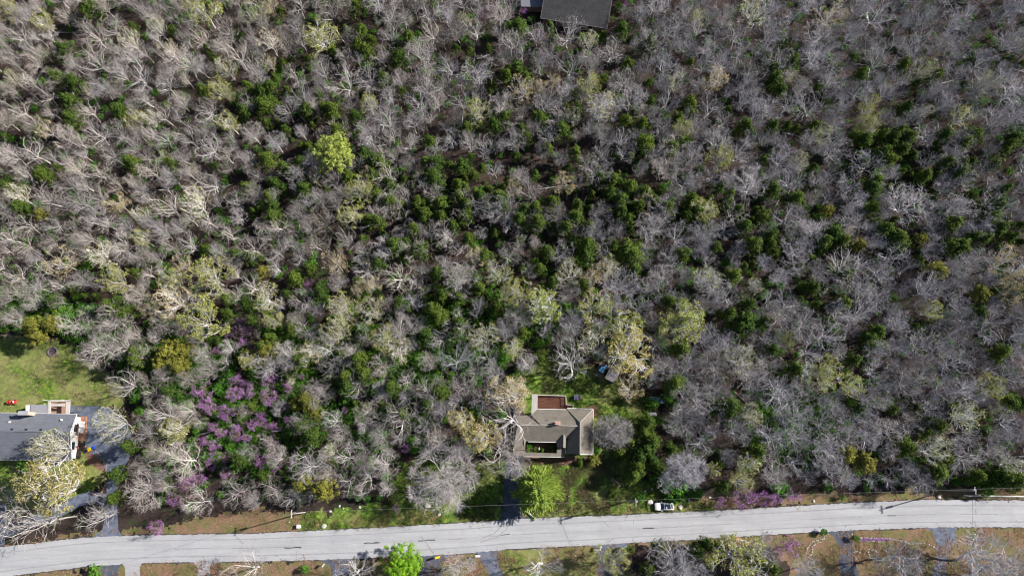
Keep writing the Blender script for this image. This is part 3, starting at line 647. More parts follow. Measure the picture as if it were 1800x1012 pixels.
olives = tl('E', [(200,920,70),(230,985,60),(310,900,60),(245,260,45)]) + tl('I', [(1010,60,85),(960,110,60),(1060,150,60),(1100,40,60)]) + tl('H', [(1000,595,60),(1260,725,55),(540,440,45),(345,240,45),(900,410,45)]) + tl('L', [(470,665,65),(580,715,65)]) + tl('J', [(60,40,70),(280,830,75),(410,880,75),(300,350,65),(350,420,45),(240,370,45),(700,960,0)][:6]) + tl('A', [(790,960,40)]) + tl('F', [(40,600,45)]) + tl('D', [(60,480,30)])
yel = tl('A', [(35,45,65),(1200,50,100),(1365,570,35),(800,710,60)]) + tl('B', [(380,210,105),(1310,660,80)]) + tl('C', [(1100,100,45),(1010,760,60),(1240,930,75)]) + tl('D', [(600,640,70),(1150,690,70),(550,740,45)]) + tl('E', [(840,400,60),(680,640,85),(1240,620,120),(1200,870,130),(1020,650,80)]) + tl('F', [(560,260,80),(1490,740,60),(760,990,90)]) + tl('G', [(50,720,90),(490,800,100),(660,950,120),(1000,900,130)]) + tl('H', [(970,830,60),(100,980,40)]) + tl('K', [(1400,730,70),(1360,820,70)]) + tl('L', [(350,150,80),(340,230,75),(490,260,75),(120,20,35)]) + [(1300, 985, 48), (1085, 985, 24), (1058, 975, 17)]
tans = tl('A', [(1000,290,60)]) + tl('C', [(1210,460,80),(60,520,80),(240,480,50)]) + tl('E', [(1010,770,110),(360,540,90),(690,190,70)]) + tl('F', [(610,700,50),(470,540,80)]) + tl('H', [(1410,540,100)]) + tl('K', [(700,270,85),(20,300,95)]) + [(893, 690, 38)]
golds = tl('K', [(700,80,145)]) + tl('J', [(1210,460,75),(1330,555,110)])
faint = tl('D', [(930,660,45),(190,960,60),(1300,500,80),(130,450,50)]) + tl('C', [(370,690,50),(530,620,95)]) + tl('F', [(1440,610,85),(470,950,90),(680,820,90),(60,750,90),(1200,610,60)]) + tl('G', [(340,600,85),(1440,680,50),(1150,640,80)]) + tl('I', [(310,640,120),(660,490,110),(230,620,70)]) + tl('L', [(1360,390,60),(990,640,95),(1170,440,100),(1440,730,70)]) + tl('E', [(1150,180,90),(600,500,90),(100,140,70)]) + tl('K', [(1350,100,90)])
charts = tl('B', [(465,910,120)]); charts2 = tl('G', [(190,800,108),(1040,860,100)])
reds = tl('I', [(1200,300,70),(1240,390,55),(1340,430,65),(1410,240,55),(1470,260,40),(1390,310,60),(1480,310,40),(1260,510,40),(1500,490,40),(1400,540,60),(1310,540,40),(1210,590,40),(1270,630,50),(1200,370,40),(1460,570,35),(1280,55,24),(1495,25,30),(1155,800,25)]) + tl('J', [(80,230,55),(270,210,22),(190,270,35),(70,330,60),(30,460,50),(90,510,45),(190,460,28),(30,710,50),(115,760,25),(530,405,25),(835,990,30),(890,630,35)]) + tl('K', [(1235,960,45),(1385,935,78),(1490,930,50)]) + tl('L', [(40,930,50),(150,915,55)]) + tl('F', [(310,660,38)]) + tl('C', [(670,12,28),(70,65,25)]) + [(274, 928, 16), (1385, 962, 24), (330, 850, 14), (352, 842, 12), (300, 875, 12), (372, 815, 14), (395, 830, 11), (430, 572, 16), (425, 600, 12), (310, 882, 10)]
redp = tl('I', [(1100,840,60),(920,850,55),(1330,690,45),(1450,900,40)]) + tl('J', [(160,390,40),(100,600,40)]) + tl('K', [(740,555,40),(1210,520,35)]) + tl('C', [(520,60+60,0)][:0] + [(170,200,40),(610,200,40),(290,230,25)]) + tl('E', [(1420,900,60),(1480,950,50),(1380,960,45)]) + tl('B', [(1370,100,60)]) + tl('F', [(20,890,35)]) + tl('H', [(1080,690,35)]) + tl('G', [(740,820,25)])
dogs = tl('J', [(640,385,45),(205,215,45)])
shr = tl('E', [(400,890,45),(450,930,45),(530,900,60),(560,950,50),(620,930,45),(480,800,35),(540,820,35)]) + tl('I', [(1350,220,50),(1300,280,40),(1250,580,30),(1220,680,30),(1280,690,35),(1440,620,35),(1100,380,40),(1140,610,30),(930,660,30),(1000,880,40),(145,740,40),(880,660,35),(1060,250,35),(1200,500,25),(950,940,30),(1080,770,25)]) + tl('J', [(950,615,48),(640,560,45),(235,920,25),(610,920,25),(655,930,22),(730,925,20),(1300,230,40),(1300,400,45),(1450,90,40),(760,800,25),(780,450,45),(740,540,30)]) + tl('K', [(1000,890,55),(1080,880,50),(950,920,40),(920,860,40),(930,330,40),(960,370,30),(1040,830,35),(760,920,25)]) + tl('L', [(1300,880,38),(640,655,30),(770,790,25),(590,870,25),(360,860,32),(80,880,55),(130,460,50),(200,410,25),(400,440,20),(285,600,25),(290,650,25),(310,555,20),(200,530,30),(50,390,30),(670,805,25),(810,850,18),(440,925,16),(40,740,25),(640,215,25)]) + tl('C', [(225,150,25)]) + [(165, 1003, 11), (535, 1001, 7), (332, 890, 8), (1448, 935, 6), (1505, 945, 6), (1103, 968, 8), (145, 575, 14), (110, 578, 12), (175, 560, 10)]
bigbare = tl('I', [(570,50,105),(730,250,100),(960,430,105),(1070,700,120),(850,890,115),(1400,880,110),(1170,950,100),(1230,170,70),(600,960,60),(830,740,60)]) + tl('J', [(310,730,110),(100,880,90),(540,840,80),(660,820,75),(370,310,90),(80,140,95),(450,160,80),(750,150,85),(1230,270,85),(1200,90,110),(1020,120,60),(620,620,70),(640,500,55),(1080,570,80),(720,470,55),(1400,190,70),(900,230,60),(500,560,70)]) + tl('K', [(600,530,112),(1030,760,120),(340,110,125),(90,130,65),(1120,600,90),(1120,340,90),(1190,150,100),(1060,130,90),(900,150,80),(1400,180,110),(1280,690,55)]) + tl('L', [(60,300,120),(850,250,105),(580,560,90),(1200,700,110),(640,60,80),(400,770,90),(1450,500,90),(160,720,80),(820,750,60),(580,440,80),(980,380,80)]) \
  + tl('E', [(1150,160,80),(600,290,90),(980,200,100),(460,170,80),(1120,430,70),(330,670,90),(970,900,80),(1400,170,70),(90,620,80),(250,590,80),(540,250,80)]) + tl('A', [(560,330,130),(540,190,100),(830,450,120),(1080,350,100),(1400,310,90),(1230,660,90),(100,200,100),(200,900,110),(520,660,80),(690,780,80)]) + tl('B', [(790,70,90),(750,330,70),(1000,470,90),(760,690,110),(1320,430,105),(520,480,110),(1370,870,80),(430,60,90)]) + tl('C', [(340,180,110),(540,640,100),(930,590,85),(650,480,80),(1250,720,70),(1350,200,100)]) + tl('D', [(270,330,90),(650,330,110),(1280,500,110),(950,790,90),(1120,270,90),(650,80,110)]) + tl('H', [(500,290,95),(1130,230,100),(830,190,130),(440,560,100),(960,690,100),(180,450,100),(120,60,100)]) + tl('F', [(1150,400,120),(350,420,90),(840,640,110),(310,950,85),(840,930,90),(130,330,80),(1210,640,110),(120,470,90)]) + tl('G', [(640,670,110),(330,720,80),(1140,370,90),(830,350,110),(1180,680,100),(530,250,70),(1410,60,110)]) \
  + [(55, 916, 52), (10, 900, 44), (172, 905, 34), (430, 1004, 42), (625, 1004, 36), (955, 996, 34), (806, 998, 30), (1182, 990, 45), (1215, 1005, 40), (1730, 992, 55), (1585, 990, 42), (1420, 1003, 26), (1780, 1000, 45), (1345, 965, 30), (895, 735, 45), (880, 790, 40), (905, 815, 28)]
wide = tl('J', [(1110,815,200)])

rt = random.Random(11)
rcd = random.Random(77)
for (bx, by, sx_, sy_, n_) in ((800, 340, 120, 50, 26), (1080, 360, 110, 55, 26), (1330, 400, 110, 60, 22), (1560, 300, 110, 60, 22), (1700, 370, 70, 80, 14), (520, 190, 60, 60, 12), (700, 520, 120, 70, 14), (1420, 480, 110, 70, 12), (640, 700, 150, 90, 16)):
    for _ in range(n_): cedars.append((rcd.gauss(bx, sx_ * .6), rcd.gauss(by, sy_ * .6), rcd.uniform(7, 12)))
cedars = [c for c in cedars if c[0] < 1400 or c[1] < 900]
def size_word(r): return 'broad' if r > 28 else 'mid sized' if r > 16 else 'small'
def mk(L, name, cat, var, desc, group, hk=1.0, H_=None, keep=300, cf=.68, rk=1.05):
    L = sorted(L, key=lambda t: -t[2]); rest = L[keep:]
    for (px, py, r) in L[:keep]:
        lb = None
        o = place(name, cat, px, py, r * rk, var, lb, group, rt, hk=hk, H_=H_, warm=warmth(px, py, rt), cf=cf); REG.append((o, px, py, r, desc, word_of(cat, name, r)))
    return rest
rest_ced = mk([c for c in cedars if c not in ()], 'cedar_tree', 'cedar', CEDAR, 'dark green cedar', 'cedars scattered through the leafless woods', keep=300, cf=.72, hk=1.15, rk=1.12)
mk(olives, 'olive_green_tree', 'tree', OLIVE, 'olive green leafy tree', 'olive green trees in the woods')
mk(yel, 'budding_tree', 'tree', BUDY, 'tree in yellow green bud', 'trees in yellow green bud')
mk(tans, 'tan_budding_tree', 'tree', BUDT, 'tree with tan buds', 'trees with tan buds')
mk(golds, 'gold_budding_tree', 'tree', BUDG, 'tree with golden buds', 'trees with golden buds')
mk(faint, 'faintly_budding_tree', 'tree', BUDF, 'faintly yellow grey tree', 'grey trees with a faint yellow tint')
mk(charts, 'leafy_tree', 'tree', CHART, 'chartreuse tree in full fresh leaf', 'chartreuse leafy trees')
mk(charts2, 'leafing_tree', 'tree', BUDC, 'yellow green tree in half opened leaf', 'yellow green trees in half opened leaf')
mk(reds, 'redbud_tree', 'redbud', RED, 'redbud in purple pink blossom', 'redbuds in blossom', cf=.6, rk=.86)
mk(redp, 'pale_redbud_tree', 'redbud', REDP, 'thinly flowering pale purple redbud', 'thinly flowering redbuds', cf=.6)
mk(oly, 'olive_yellow_budding_tree', 'tree', BUDO, 'tree dense with olive yellow buds', 'olive yellow budding trees by the left house')
mk(dogs, 'dogwood_tree', 'dogwood', DOG, 'cream flowering dogwood', 'flowering dogwoods', cf=.6)
mk(shr, 'green_shrub', 'shrub', SHRUB, 'bright green leafy shrub', 'green shrubs', cf=.6)
place('lime_tree', 'tree', 705, 990, 37, LIME, 'bright lime green round tree beside the road at the bottom edge', None, rt, H_=8)
place('pine_tree', 'pine', 946, 861, 46, PINE, 'tall feathery yellow green pine between the asphalt driveway and the yard', None, rt, H_=12.5, cf=.45)

# --- bare trees: the ones read off the photo, then the woods between them
placed = [(x, y, r) for x, y, r in bigbare + yel + tans + golds + charts + charts2 + oly + wide + reds + olives + faint]
bare = [(x, y, r) for x, y, r in bigbare]
def blocked(px, py, r, hgt=12):
    if math.hypot((px - 1128) / 42, (py - 785) / 58) < 1 + r / 90: return True
    for bx, by in ((1057, 650), (1155, 705), (1146, 728)):
        if r > 5 and math.hypot(px - bx, py - by) < r * .9 + 8: return True
    if py > fb(px): return True
    for poly in CLEAR:
        for k in range(8):
            a = k * .785
            if inpoly(px + math.cos(a) * r * .6, py + math.sin(a) * r * .6, poly): return True
        b = P(px, py, hgt * .68); q = pix((b.x, b.y, 0))
        if inpoly(q[0], q[1], poly) or inpoly(px, py, poly): return True
    return False
GR = {}
def gk(x, y): return int(x // 50), int(y // 50)
for c in placed: GR.setdefault(gk(c[0], c[1]), []).append(c)
cedG = {}
for c in cedars: cedG.setdefault(gk(c[0], c[1]), []).append(c)
def near(G, x, y):
    a, b = gk(x, y)
    for i in (-1, 0, 1, -2, 2):
        for j in (-1, 0, 1, -2, 2): yield from G.get((a + i, b + j), ())
rb = random.Random(21); REDS_ = set(reds)
for it in range(26000):
    px = rb.uniform(-90, 1890); py = rb.uniform(-110, 880)
    big = 1 - it / 26000
    r = rb.uniform(13, 26) + 18 * max(0, big - .35) * rb.random(); r *= .88 + .2 * py / 900
    if blocked(px, py, r): continue
    ok = True
    for (qx, qy, qr) in near(GR, px, py):
        if math.hypot(px - qx, py - qy) < (r + qr) * (1.15 if qr < 17 and (qx, qy, qr) in REDS_ else 1) * (.67 if px < 1100 else .66): ok = False; break
    if not ok: continue
    cc = sum(1 for (qx, qy, qr) in near(cedG, px, py) if math.hypot(px - qx, py - qy) < r * .6 + qr * 1.1)
    if cc and rb.random() < .90: continue
    bare.append((px, py, r)); GR.setdefault(gk(px, py), []).append((px, py, r))
print('bare', len(bare), 'cedars', len(cedars))
rf_ = random.Random(31); extra = []
hand = set(bigbare)
for b in list(bare):
    if b in hand or not (0 < b[0] < 1800 and 0 < b[1] < 900): continue
    p_ = .13 * math.exp(-((b[0] - 520) / 520) ** 2 - ((b[1] - 560) / 330) ** 2) + .05
    q_ = rf_.random()
    if q_ < p_: bare.remove(b); extra.append((b, 0 if q_ < p_ * .5 else 1 if q_ < p_ * .75 else 2))
mk([b for b, k in extra if k == 0], 'faintly_budding_tree', 'tree', BUDF, 'faintly yellow grey tree', 'grey trees with a faint yellow tint')
mk([b for b, k in extra if k == 1], 'tan_budding_tree', 'tree', BUDT, 'tree with tan buds', 'trees with tan buds')
mk([b for b, k in extra if k == 2], 'budding_tree', 'tree', BUDY, 'tree in yellow green bud', 'trees in yellow green bud')
inf = [b for b in bare if -5 < b[0] < 1805 and -5 < b[1] < 1017]; inf.sort(key=lambda t: -t[2])
ind = inf[:299]; inds = set(ind); restb = [b for b in bare if b not in inds]
for (px, py, r) in ind:
    w = warmth(px, py, rb)
    vv = FINE if math.hypot(px - 1078, py - 757) < 6 or math.hypot(px - 1205, py - 825) < 8 else BARE if rb.random() > (px - 500) / 1500 else FIN2
    o = place('bare_tree', 'tree', px, py, r * 1.04, vv, None, 'leafless trees of the woods', rb, warm=w, hk=.86)
    REG.append((o, px, py, r, 'leafless %s tree' % ('tan grey' if w > .6 else 'pale grey' if w < .3 else 'light grey'), 'leafless tree'))
for (px, py, r) in wide:
    place('bare_tree', 'tree', px, py, r * 1.05, FINE, 'very wide leafless spreading tree on the grass left of the asphalt driveway', 'leafless trees of the woods', rb, warm=.5, H_=11)
def scat_pts(L, variants, rng, cf=.68):
    out = []
    for (px, py, r) in L:
        v = variants[0]; s0 = mscale(px, py, v.H * .6); kx = r * 1.04 / s0 / v.R; kz = (.45 + .55 * kx) * rng.uniform(.78, .95); w = P(px, py, v.H * kz * cf)
        out.append((w.x, w.y, 0, rng.uniform(0, 6.28), kx, kz, warmth(px, py, rng)))
    return out
scatter('woodland', scat_pts(restb, BARE, rb), [joined(v, 'bare') for v in BARE + FIN2 + FIN2], 'mass of leafless grey trees filling the woods', 'woodland')
if rest_ced: scatter('cedar_undergrowth', scat_pts(rest_ced, CEDAR, rb, .72), [joined(v, 'cedar') for v in CEDAR], 'small dark cedars scattered under the leafless woods', 'cedars')
# --- floor of the woods
pts = []
while len(pts) < 1300:
    px = rb.uniform(-90, 1890); py = rb.uniform(-90, 880)
    if blocked(px, py, 2, 0): continue
    w = P(px, py); k = rb.uniform(.5, 1.4); pts.append((w.x, w.y, 0, rb.uniform(0, 6.28), k, k, warmth(px, py, rb)))
scatter('brush', pts, BRUSH, 'thin leafless saplings and brush on the floor of the woods', 'brush')
pts = []
while len(pts) < 160:
    px = rb.uniform(-90, 1890); py = rb.uniform(-90, 875)
    if blocked(px, py, 2, 0): continue
    w = P(px, py); pts.append((w.x, w.y, 0, rb.gauss(0, .7) + rb.choice((0, 3.1)), 1, 1, rb.random()))
scatter('fallen_branches', pts, LOGS, 'fallen branches lying on the floor of the woods', 'branches')
zones = [(430, 740, 110, 120), (660, 730, 190, 130), (150, 575, 60, 25), (1180, 860, 50, 22), (780, 620, 110, 60), (560, 620, 90, 60), (300, 640, 80, 60), (1400, 740, 90, 60), (60, 540, 60, 40), (1110, 780, 30, 80), (1750, 850, 60, 12), (870, 560, 300, 80)]
pts = []
while len(pts) < 5500:
    if rb.random() < .55:
        z = zones[rb.randrange(len(zones))]; px = rb.gauss(z[0], z[2] * .5); py = rb.gauss(z[1], z[3] * .5)
    else: px = rb.uniform(0, 1800); py = rb.uniform(-50, 860)
    if blocked(px, py, 2, 0): continue
    w = P(px, py); k = rb.uniform(.4, 1.15); pts.append((w.x, w.y, 0, rb.uniform(0, 6.28), k, k * .8, 0))
UND = [make_blob(700 + i, m_under, 2.2, (1.2, 1.2, 1.1), 26, .4, 16, .26, cone=.1).crown for i in range(4)]
scatter('green_undergrowth', pts, UND, 'low green undergrowth on the floor of the woods', 'undergrowth')
def area_pts(polys, n, k0, k1):
    out = []; W = [[(P(*p).x, P(*p).y) for p in poly] for poly in polys]
    xs = [p[0] for w in W for p in w]; ys = [p[1] for w in W for p in w]
    hs = [[(P(*p).x, P(*p).y) for p in h] for h in ([(903, 690), (1045, 690), (1045, 806), (903, 806)], [(-90, 722), (135, 722), (135, 808), (-90, 808)], [(883, 913), (888, 790), (920, 790), (918, 913)])]
    while len(out) < n:
        x = rb.uniform(min(xs), max(xs)); y = rb.uniform(min(ys), max(ys))
        if noise.noise(Vector((x * .25, y * .25, 5))) < rb.uniform(-.5, .35): continue
        if any(inpoly(x, y, w) for w in W) and not any(inpoly(x, y, h) for h in hs): k = rb.uniform(k0, k1); out.append((x, y, .01, rb.uniform(0, 6.28), k, k, 0))
    return out
TUFT = [make_tuft(600 + i, m_tuft, 1.0) for i in range(4)]; TUFTD = [make_tuft(610 + i, m_tuftd, 1.0) for i in range(4)]
offroad = lambda L: [q for q in L if not (lambda p: interp(TOPE, p[0]) - 3 < p[1] < interp(BOTE, p[0]) + 3)(pix(q[:3]))]
scatter('grass', offroad(area_pts([POLY['yard'], POLY['yard_west']], 2200, .6, 1.3)), TUFT, 'tufts of green grass in the yard', 'grass')
scatter('dry_grass', offroad([q for q in area_pts([[(965, 808), (1080, 808), (1090, 890), (965, 900)]], 900, .7, 1.4) if noise.noise(Vector((q[0] * .45, q[1] * .45, 2))) > -.05]) + area_pts([POLY['lawn_left'], POLY['lawn_south'], POLY['lawn_south_east'], POLY['yard']], 1800, .4, 1.0), TUFTD, 'dry pale tufts in the lawns', 'grass')
VN = [p for p in VERGE if p[1] > 0]
scatter('leaf_litter', [q for q in area_pts([VERGE, VERGE_S], 3000, .6, 1.3) if not (lambda p: interp(TOPE, p[0]) - 3 < p[1] < interp(BOTE, p[0]) + 3)(pix(q[:3]))], [make_litter(620 + i) for i in range(4)], 'dead brown leaves along the road verges', 'leaves')

# ------------------------------------------------------------------ houses
def hz(X, Y, z): return P(890 + X / 7.782, 680 + Y / 7.782, z)
def lz(X, Y, z): return P(X / 5.62, 660 + Y / 5.62, z)
def edge_trim(mb, a, b, w=.14, h=.16):
    a = Vector(a); b = Vector(b); d = (b - a); L = d.length; d.normalize(); n = Vector((-d.y, d.x, 0)).normalized() * w / 2
    mb.slab([a + n, b + n, b - n, a - n], h)
def fix(pts):  # counterclockwise from above
    s = 0
    for i in range(len(pts)): a = pts[i]; b = pts[(i + 1) % len(pts)]; s += a[0] * b[1] - b[0] * a[1]
    return pts if s > 0 else pts[::-1]
def wall_ring(mb, pts, z0, z1): mb.prism([(p[0], p[1]) for p in fix([tuple(q) for q in pts])], z0, z1)

m_roof = M_shingle('brown_grey_shingles', (0.135, 0.12, 0.105), (0.215, 0.195, 0.17))
m_roofb = M_shingle('blue_grey_shingles', (0.12, 0.13, 0.16), (0.165, 0.178, 0.21))
m_roofn = M_shingle('weathered_shingles', (0.030, 0.031, 0.037), (0.07, 0.068, 0.072))
m_cream = M_plain('cream_metal', (0.48, 0.46, 0.43), .6, .12, 1.5)
m_deck = None
def M_deckmat():
    t = NT('red_brown_deck'); w = t.n('ShaderNodeTexWave'); w.bands_direction = 'Y'; w.inputs['Scale'].default_value = 3.2; w.inputs['Distortion'].default_value = .6
    t.L(t.pos(), w.inputs[0]); f = t.noise(1.2, 5, .7, (.4, 2, 1))
    x = t.ramp(f, [(0.3, (0.06, 0.024, 0.016)), (0.7, (0.15, 0.070, 0.048))]); x = t.mix(t.ramp(w.outputs[1], [(0.05, g3(.8)), (0.2, g3(0))]), x, (.03, .012, .01)); return t.col(x)
m_deck = M_deckmat()
# --- middle house
hb = hz(640, 600, 0); HB = empty('house', hb, 0, 'brown grey hip roofed house with red deck in the middle of the yard', 'house')
def hpart(nm, mb, mat, par=HB): return local(mb, hb).build(nm, mat, par)
roof = MB()
for pl, th in (
    ([(150, 520, 4.9), (975, 535, 4.95), (855, 690, 3.3), (828, 712, 3.1), (790, 645, 3.8), (695, 750, 2.8), (300, 742, 2.8), (262, 742, 2.85), (225, 650, 3.7)], .12),
    ([(150, 520, 4.9), (225, 650, 3.7), (262, 742, 2.85), (258, 860, 2.75), (98, 857, 2.75), (100, 498, 2.85)], .12),
    ([(462, 516, 4.9), (150, 520, 4.9), (100, 498, 2.85), (98, 385, 2.8), (345, 385, 2.8)], .12),
    ([(975, 533, 5.0), (462, 512, 5.0), (343, 382, 3.5), (427, 301, 3.55), (822, 309, 3.55), (935, 440, 4.5)], .5),
    ([(1190, 300, 2.8), (1013, 480, 5.3), (830, 290, 2.8)], .12),
    ([(1190, 300, 2.8), (1185, 920, 2.8), (1010, 918, 5.3), (1013, 480, 5.3)], .12),
    ([(830, 290, 2.8), (1013, 480, 5.3), (1013, 545, 5.3), (975, 535, 4.96), (925, 425, 4.2)], .12),
    ([(1013, 545, 5.3), (1010, 918, 5.3), (812, 908, 2.8), (815, 800, 2.8), (858, 690, 3.25), (975, 535, 4.96)], .12),
    ([(790, 645, 3.95), (785, 830, 3.95), (692, 828, 2.85), (692, 750, 2.85)], .1),
    ([(828, 712, 3.1), (828, 828, 2.9), (785, 830, 3.95), (790, 645, 3.95)], .1)):
    roof.slab(fix([tuple(hz(*q)) for q in pl]), th)
rf = hpart('roof', roof, m_roof)
rd = MB()
for a, b in (((150, 520, 4.97), (462, 516, 4.97)), ((1013, 480, 5.37), (1010, 916, 5.37)), ((1188, 302, 2.87), (1013, 480, 5.37)), ((832, 292, 2.87), (1013, 480, 5.37)), ((790, 645, 4.0), (785, 828, 4.0)), ((462, 514, 5.06), (975, 533, 5.06)), ((150, 520, 4.95), (262, 742, 2.92))):
    edge_trim(rd, hz(*a), hz(*b), .22, .05)
hpart('ridge_cap', rd, M_plain('ridge_shingle', (.30, .28, .25), .9, .2, 3), HB)
wk = MB(); wk.slab(fix([tuple(hz(*q, 2.68)) for q in [(98, 862), (258, 868), (262, 890), (690, 905), (692, 834), (798, 836), (798, 955), (240, 945), (98, 930)]]), .15)
hpart('porch_roof', wk, m_roof)
st = MB(); st.slab(fix([tuple(q) for q in [hz(350, 95, 3.35), hz(430, 97, 3.6), hz(427, 300, 3.62), hz(343, 380, 3.42)]]), .12); hpart('pale_roof_strip', st, m_cream)
gt = MB()
for a, b in (((830, 288, 2.86), (1190, 298, 2.86)), ((1191, 300, 2.86), (1187, 920, 2.86)), ((300, 746, 2.84), (692, 754, 2.84)), ((1183, 922, 2.84), (1012, 920, 5.3)), ((806, 828, 2.9), (808, 908, 2.86)), ((427, 299, 3.6), (822, 307, 3.6)), ((240, 948, 2.66), (798, 958, 2.66)), ((98, 862, 2.8), (96, 500, 2.86))):
    edge_trim(gt, hz(*a), hz(*b), .13, .14)
hpart('gutter', gt, m_white)
wl = MB()
wall_ring(wl, [hz(130, 410, 0), hz(820, 410, 0), hz(850, 330, 0), hz(1160, 330, 0), hz(1155, 880, 0), hz(850, 880, 0), hz(850, 700, 0), hz(280, 710, 0), hz(240, 840, 0), hz(125, 835, 0)], 0.01, 2.72)
wall_ring(wl, [hz(380, 330, 0), hz(800, 330, 0), hz(800, 405, 0), hz(380, 405, 0)], 0.01, 2.9)
g = [hz(850, 882, 2.7), hz(1155, 882, 2.7), hz(1010, 884, 4.9)]; wl.slab(fix([tuple(p) for p in g]), .01)
hpart('wall', wl, m_brick)
wn_ = MB()
def house_window(par, base, c, w, h, rz, z, door=False):
    a = MB(); a.box(c.x, c.y, z, w, .12, h, rz); o = local(a, base).build('door' if door else 'window', m_white, par)
    b = MB(); nx, ny = -math.sin(rz), math.cos(rz)
    for s in (-1, 1): b.box(c.x + s * nx * .03, c.y + s * ny * .03, z, w - .2, .10, h - .2, rz)
    local(b, base).build('pane', m_glass, o)
for X in (330, 450, 590): house_window(HB, hb, hz(X, 709, 0), 1.6, 1.2, 0, 1.6)
for X in (920, 1080): house_window(HB, hb, hz(X, 881, 0), 1.5, 1.2, 0, 1.6)
house_window(HB, hb, hz(745, 701, 0), 1.0, 2.05, 0, 1.05, True)
for Y in (450, 620, 780): house_window(HB, hb, hz(1157, Y, 0), 1.4, 1.2, math.pi / 2, 1.6)
dk = MB(); dk.prism([(p.x, p.y) for p in fix([hz(*q, .9) for q in [(432, 112), (812, 118), (816, 240), (912, 246), (912, 292), (822, 304), (432, 300)]])], .72, .9); deck = hpart('deck', dk, m_deck)
ps = MB()
for q in ((440, 115), (560, 115), (680, 117), (805, 120), (440, 290), (905, 285)): p = hz(*q, 0); ps.box(p.x, p.y, .36, .14, .14, .7)
hpart('deck_post', ps, m_wood, HB)
rl = MB(); pts_ = [(430, 108), (626, 112), (816, 118), (820, 238), (914, 243), (914, 288)]
for a, b in zip(pts_, pts_[1:]):
    A, B_ = hz(*a, 1.85), hz(*b, 1.85); edge_trim(rl, A, B_, .14, .06); edge_trim(rl, A - Vector((0, 0, .7)), B_ - Vector((0, 0, .7)), .06, .06)
    n = max(2, int((B_ - A).length / .35))
    for i in range(n + 1): q = A.lerp(B_, i / n); rl.box(q.x, q.y, 1.4, .05, .05, .86)
hpart('railing', rl, m_cream, HB)
ch = MB(); p = hz(680, 520, 0); ch.box(p.x, p.y, 5.0, 1.15, .62, 2.0); chm = hpart('chimney', ch, M_plain('chimney_brick', (.40, .23, .19), .9, .3, 5), HB)
cp = MB(); cp.box(p.x, p.y, 6.04, 1.25, .72, .07); [cp.tube((p.x + s * .3, p.y, 6.08), (p.x + s * .3, p.y, 6.2), .13, .13, 8, True) for s in (-1, 1)]; hpart('chimney_cap', cp, M_plain('clay', (.46, .29, .25), .9, .2, 4), chm)
for q in ((402, 503, 4.7), (858, 520, 4.8), (560, 450, 4.4)):
    v_ = MB(); p = hz(*q); v_.tube(p - Vector((0, 0, .3)), p + Vector((0, 0, .3)), .08, .08, 6, True); hpart('roof_vent', v_, m_black, HB)

# --- left house
lb_ = lz(300, 600, 0); LB = empty('house', lb_, 0, 'blue grey gabled house with white gable wall at the left edge', 'house')
def lpart(nm, mb, mat, par=LB, **k): return local(mb, lb_).build(nm, mat, par, **k)
r1 = MB(); eN0, eN1 = lz(-420, 357, 2.9), lz(757, 381, 2.9); eS0, eS1 = lz(-420, 826, 2.9), lz(708, 836, 2.9); rg0 = lz(-420, 536, 5.4); rg1 = lz(694, 554, 5.4)
r1.slab(fix([tuple(q) for q in (eN0, eN1, rg1, rg0)]), .14); r1.slab(fix([tuple(q) for q in (rg0, rg1, eS1, eS0)]), .14); lroof = lpart('roof', r1, m_roofb)
t1 = MB(); edge_trim(t1, eN1, rg1 + Vector((0, 0, .03)), .16, .2); edge_trim(t1, rg1 + Vector((0, 0, .03)), eS1, .16, .2); edge_trim(t1, eN0, eN1 + Vector((0, .04, .0)), .12, .14); edge_trim(t1, eS0, eS1, .12, .14); lpart('gutter', t1, m_white)
rc = MB(); edge_trim(rc, rg0 + Vector((0, 0, .07)), rg1 + Vector((0, 0, .07)), .3, .05); lpart('ridge_cap', rc, m_roofb)
w1 = MB(); ax = min(eN1.x, eS1.x) - .35; wall_ring(w1, [(eN0.x, eN0.y - .5, 0), (ax, eN1.y - .5, 0), (ax, eS1.y + .5, 0), (eS0.x, eS0.y + .5, 0)], .01, 2.8)
my = (eN1.y + eS1.y) / 2
w1.poly([(ax, eN1.y - .5, 2.8), (ax, eS1.y + .5, 2.8), (ax, rg1.y, 5.2)]); lpart('wall', w1, m_white)
for yy in (.30, .68):
    y_ = eN1.y + (eS1.y - eN1.y) * yy; house_window(LB, lb_, Vector((ax + .02, y_, 0)), 1.9, 1.5, math.pi / 2, 1.9)
c1 = MB(); p = lz(385, 392, 0); c1.box(p.x, p.y, 4.0, 2.1, .8, 3.3); lc = lpart('chimney', c1, M_plain('pale_brick', (.48, .36, .30), .9, .3, 5)); c2 = MB(); c2.box(p.x, p.y, 5.7, 2.3, .95, .12); lpart('chimney_cap', c2, m_conc, lc)
for q, mt in (((125, 400, 3.3), m_white), ((100, 458, 4.1), m_white), ((610, 437, 3.9), m_white), ((125, 530, 5.1), m_black), ((265, 532, 5.1), m_black), ((410, 534, 5.1), m_black), ((550, 536, 5.1), m_black)):
    v_ = MB(); p = lz(*q); v_.box(p.x, p.y, p.z + .15, .38, .38, .34); lpart('roof_vent', v_, mt)
a1 = MB(); a1.slab(fix([tuple(q) for q in (lz(303, 285, 2.6), lz(482, 288, 2.6), lz(482, 372, 2.7), lz(300, 366, 2.7))]), .15); lpart('annex_roof', a1, M_plain('grey_roof_felt', (.25, .25, .28), .9, .2, 2))
w2 = MB(); wall_ring(w2, [lz(320, 300, 0), lz(470, 302, 0), lz(470, 372, 0), lz(320, 370, 0)], .01, 2.45); lpart('annex_wall', w2, m_white)
pf = MB()
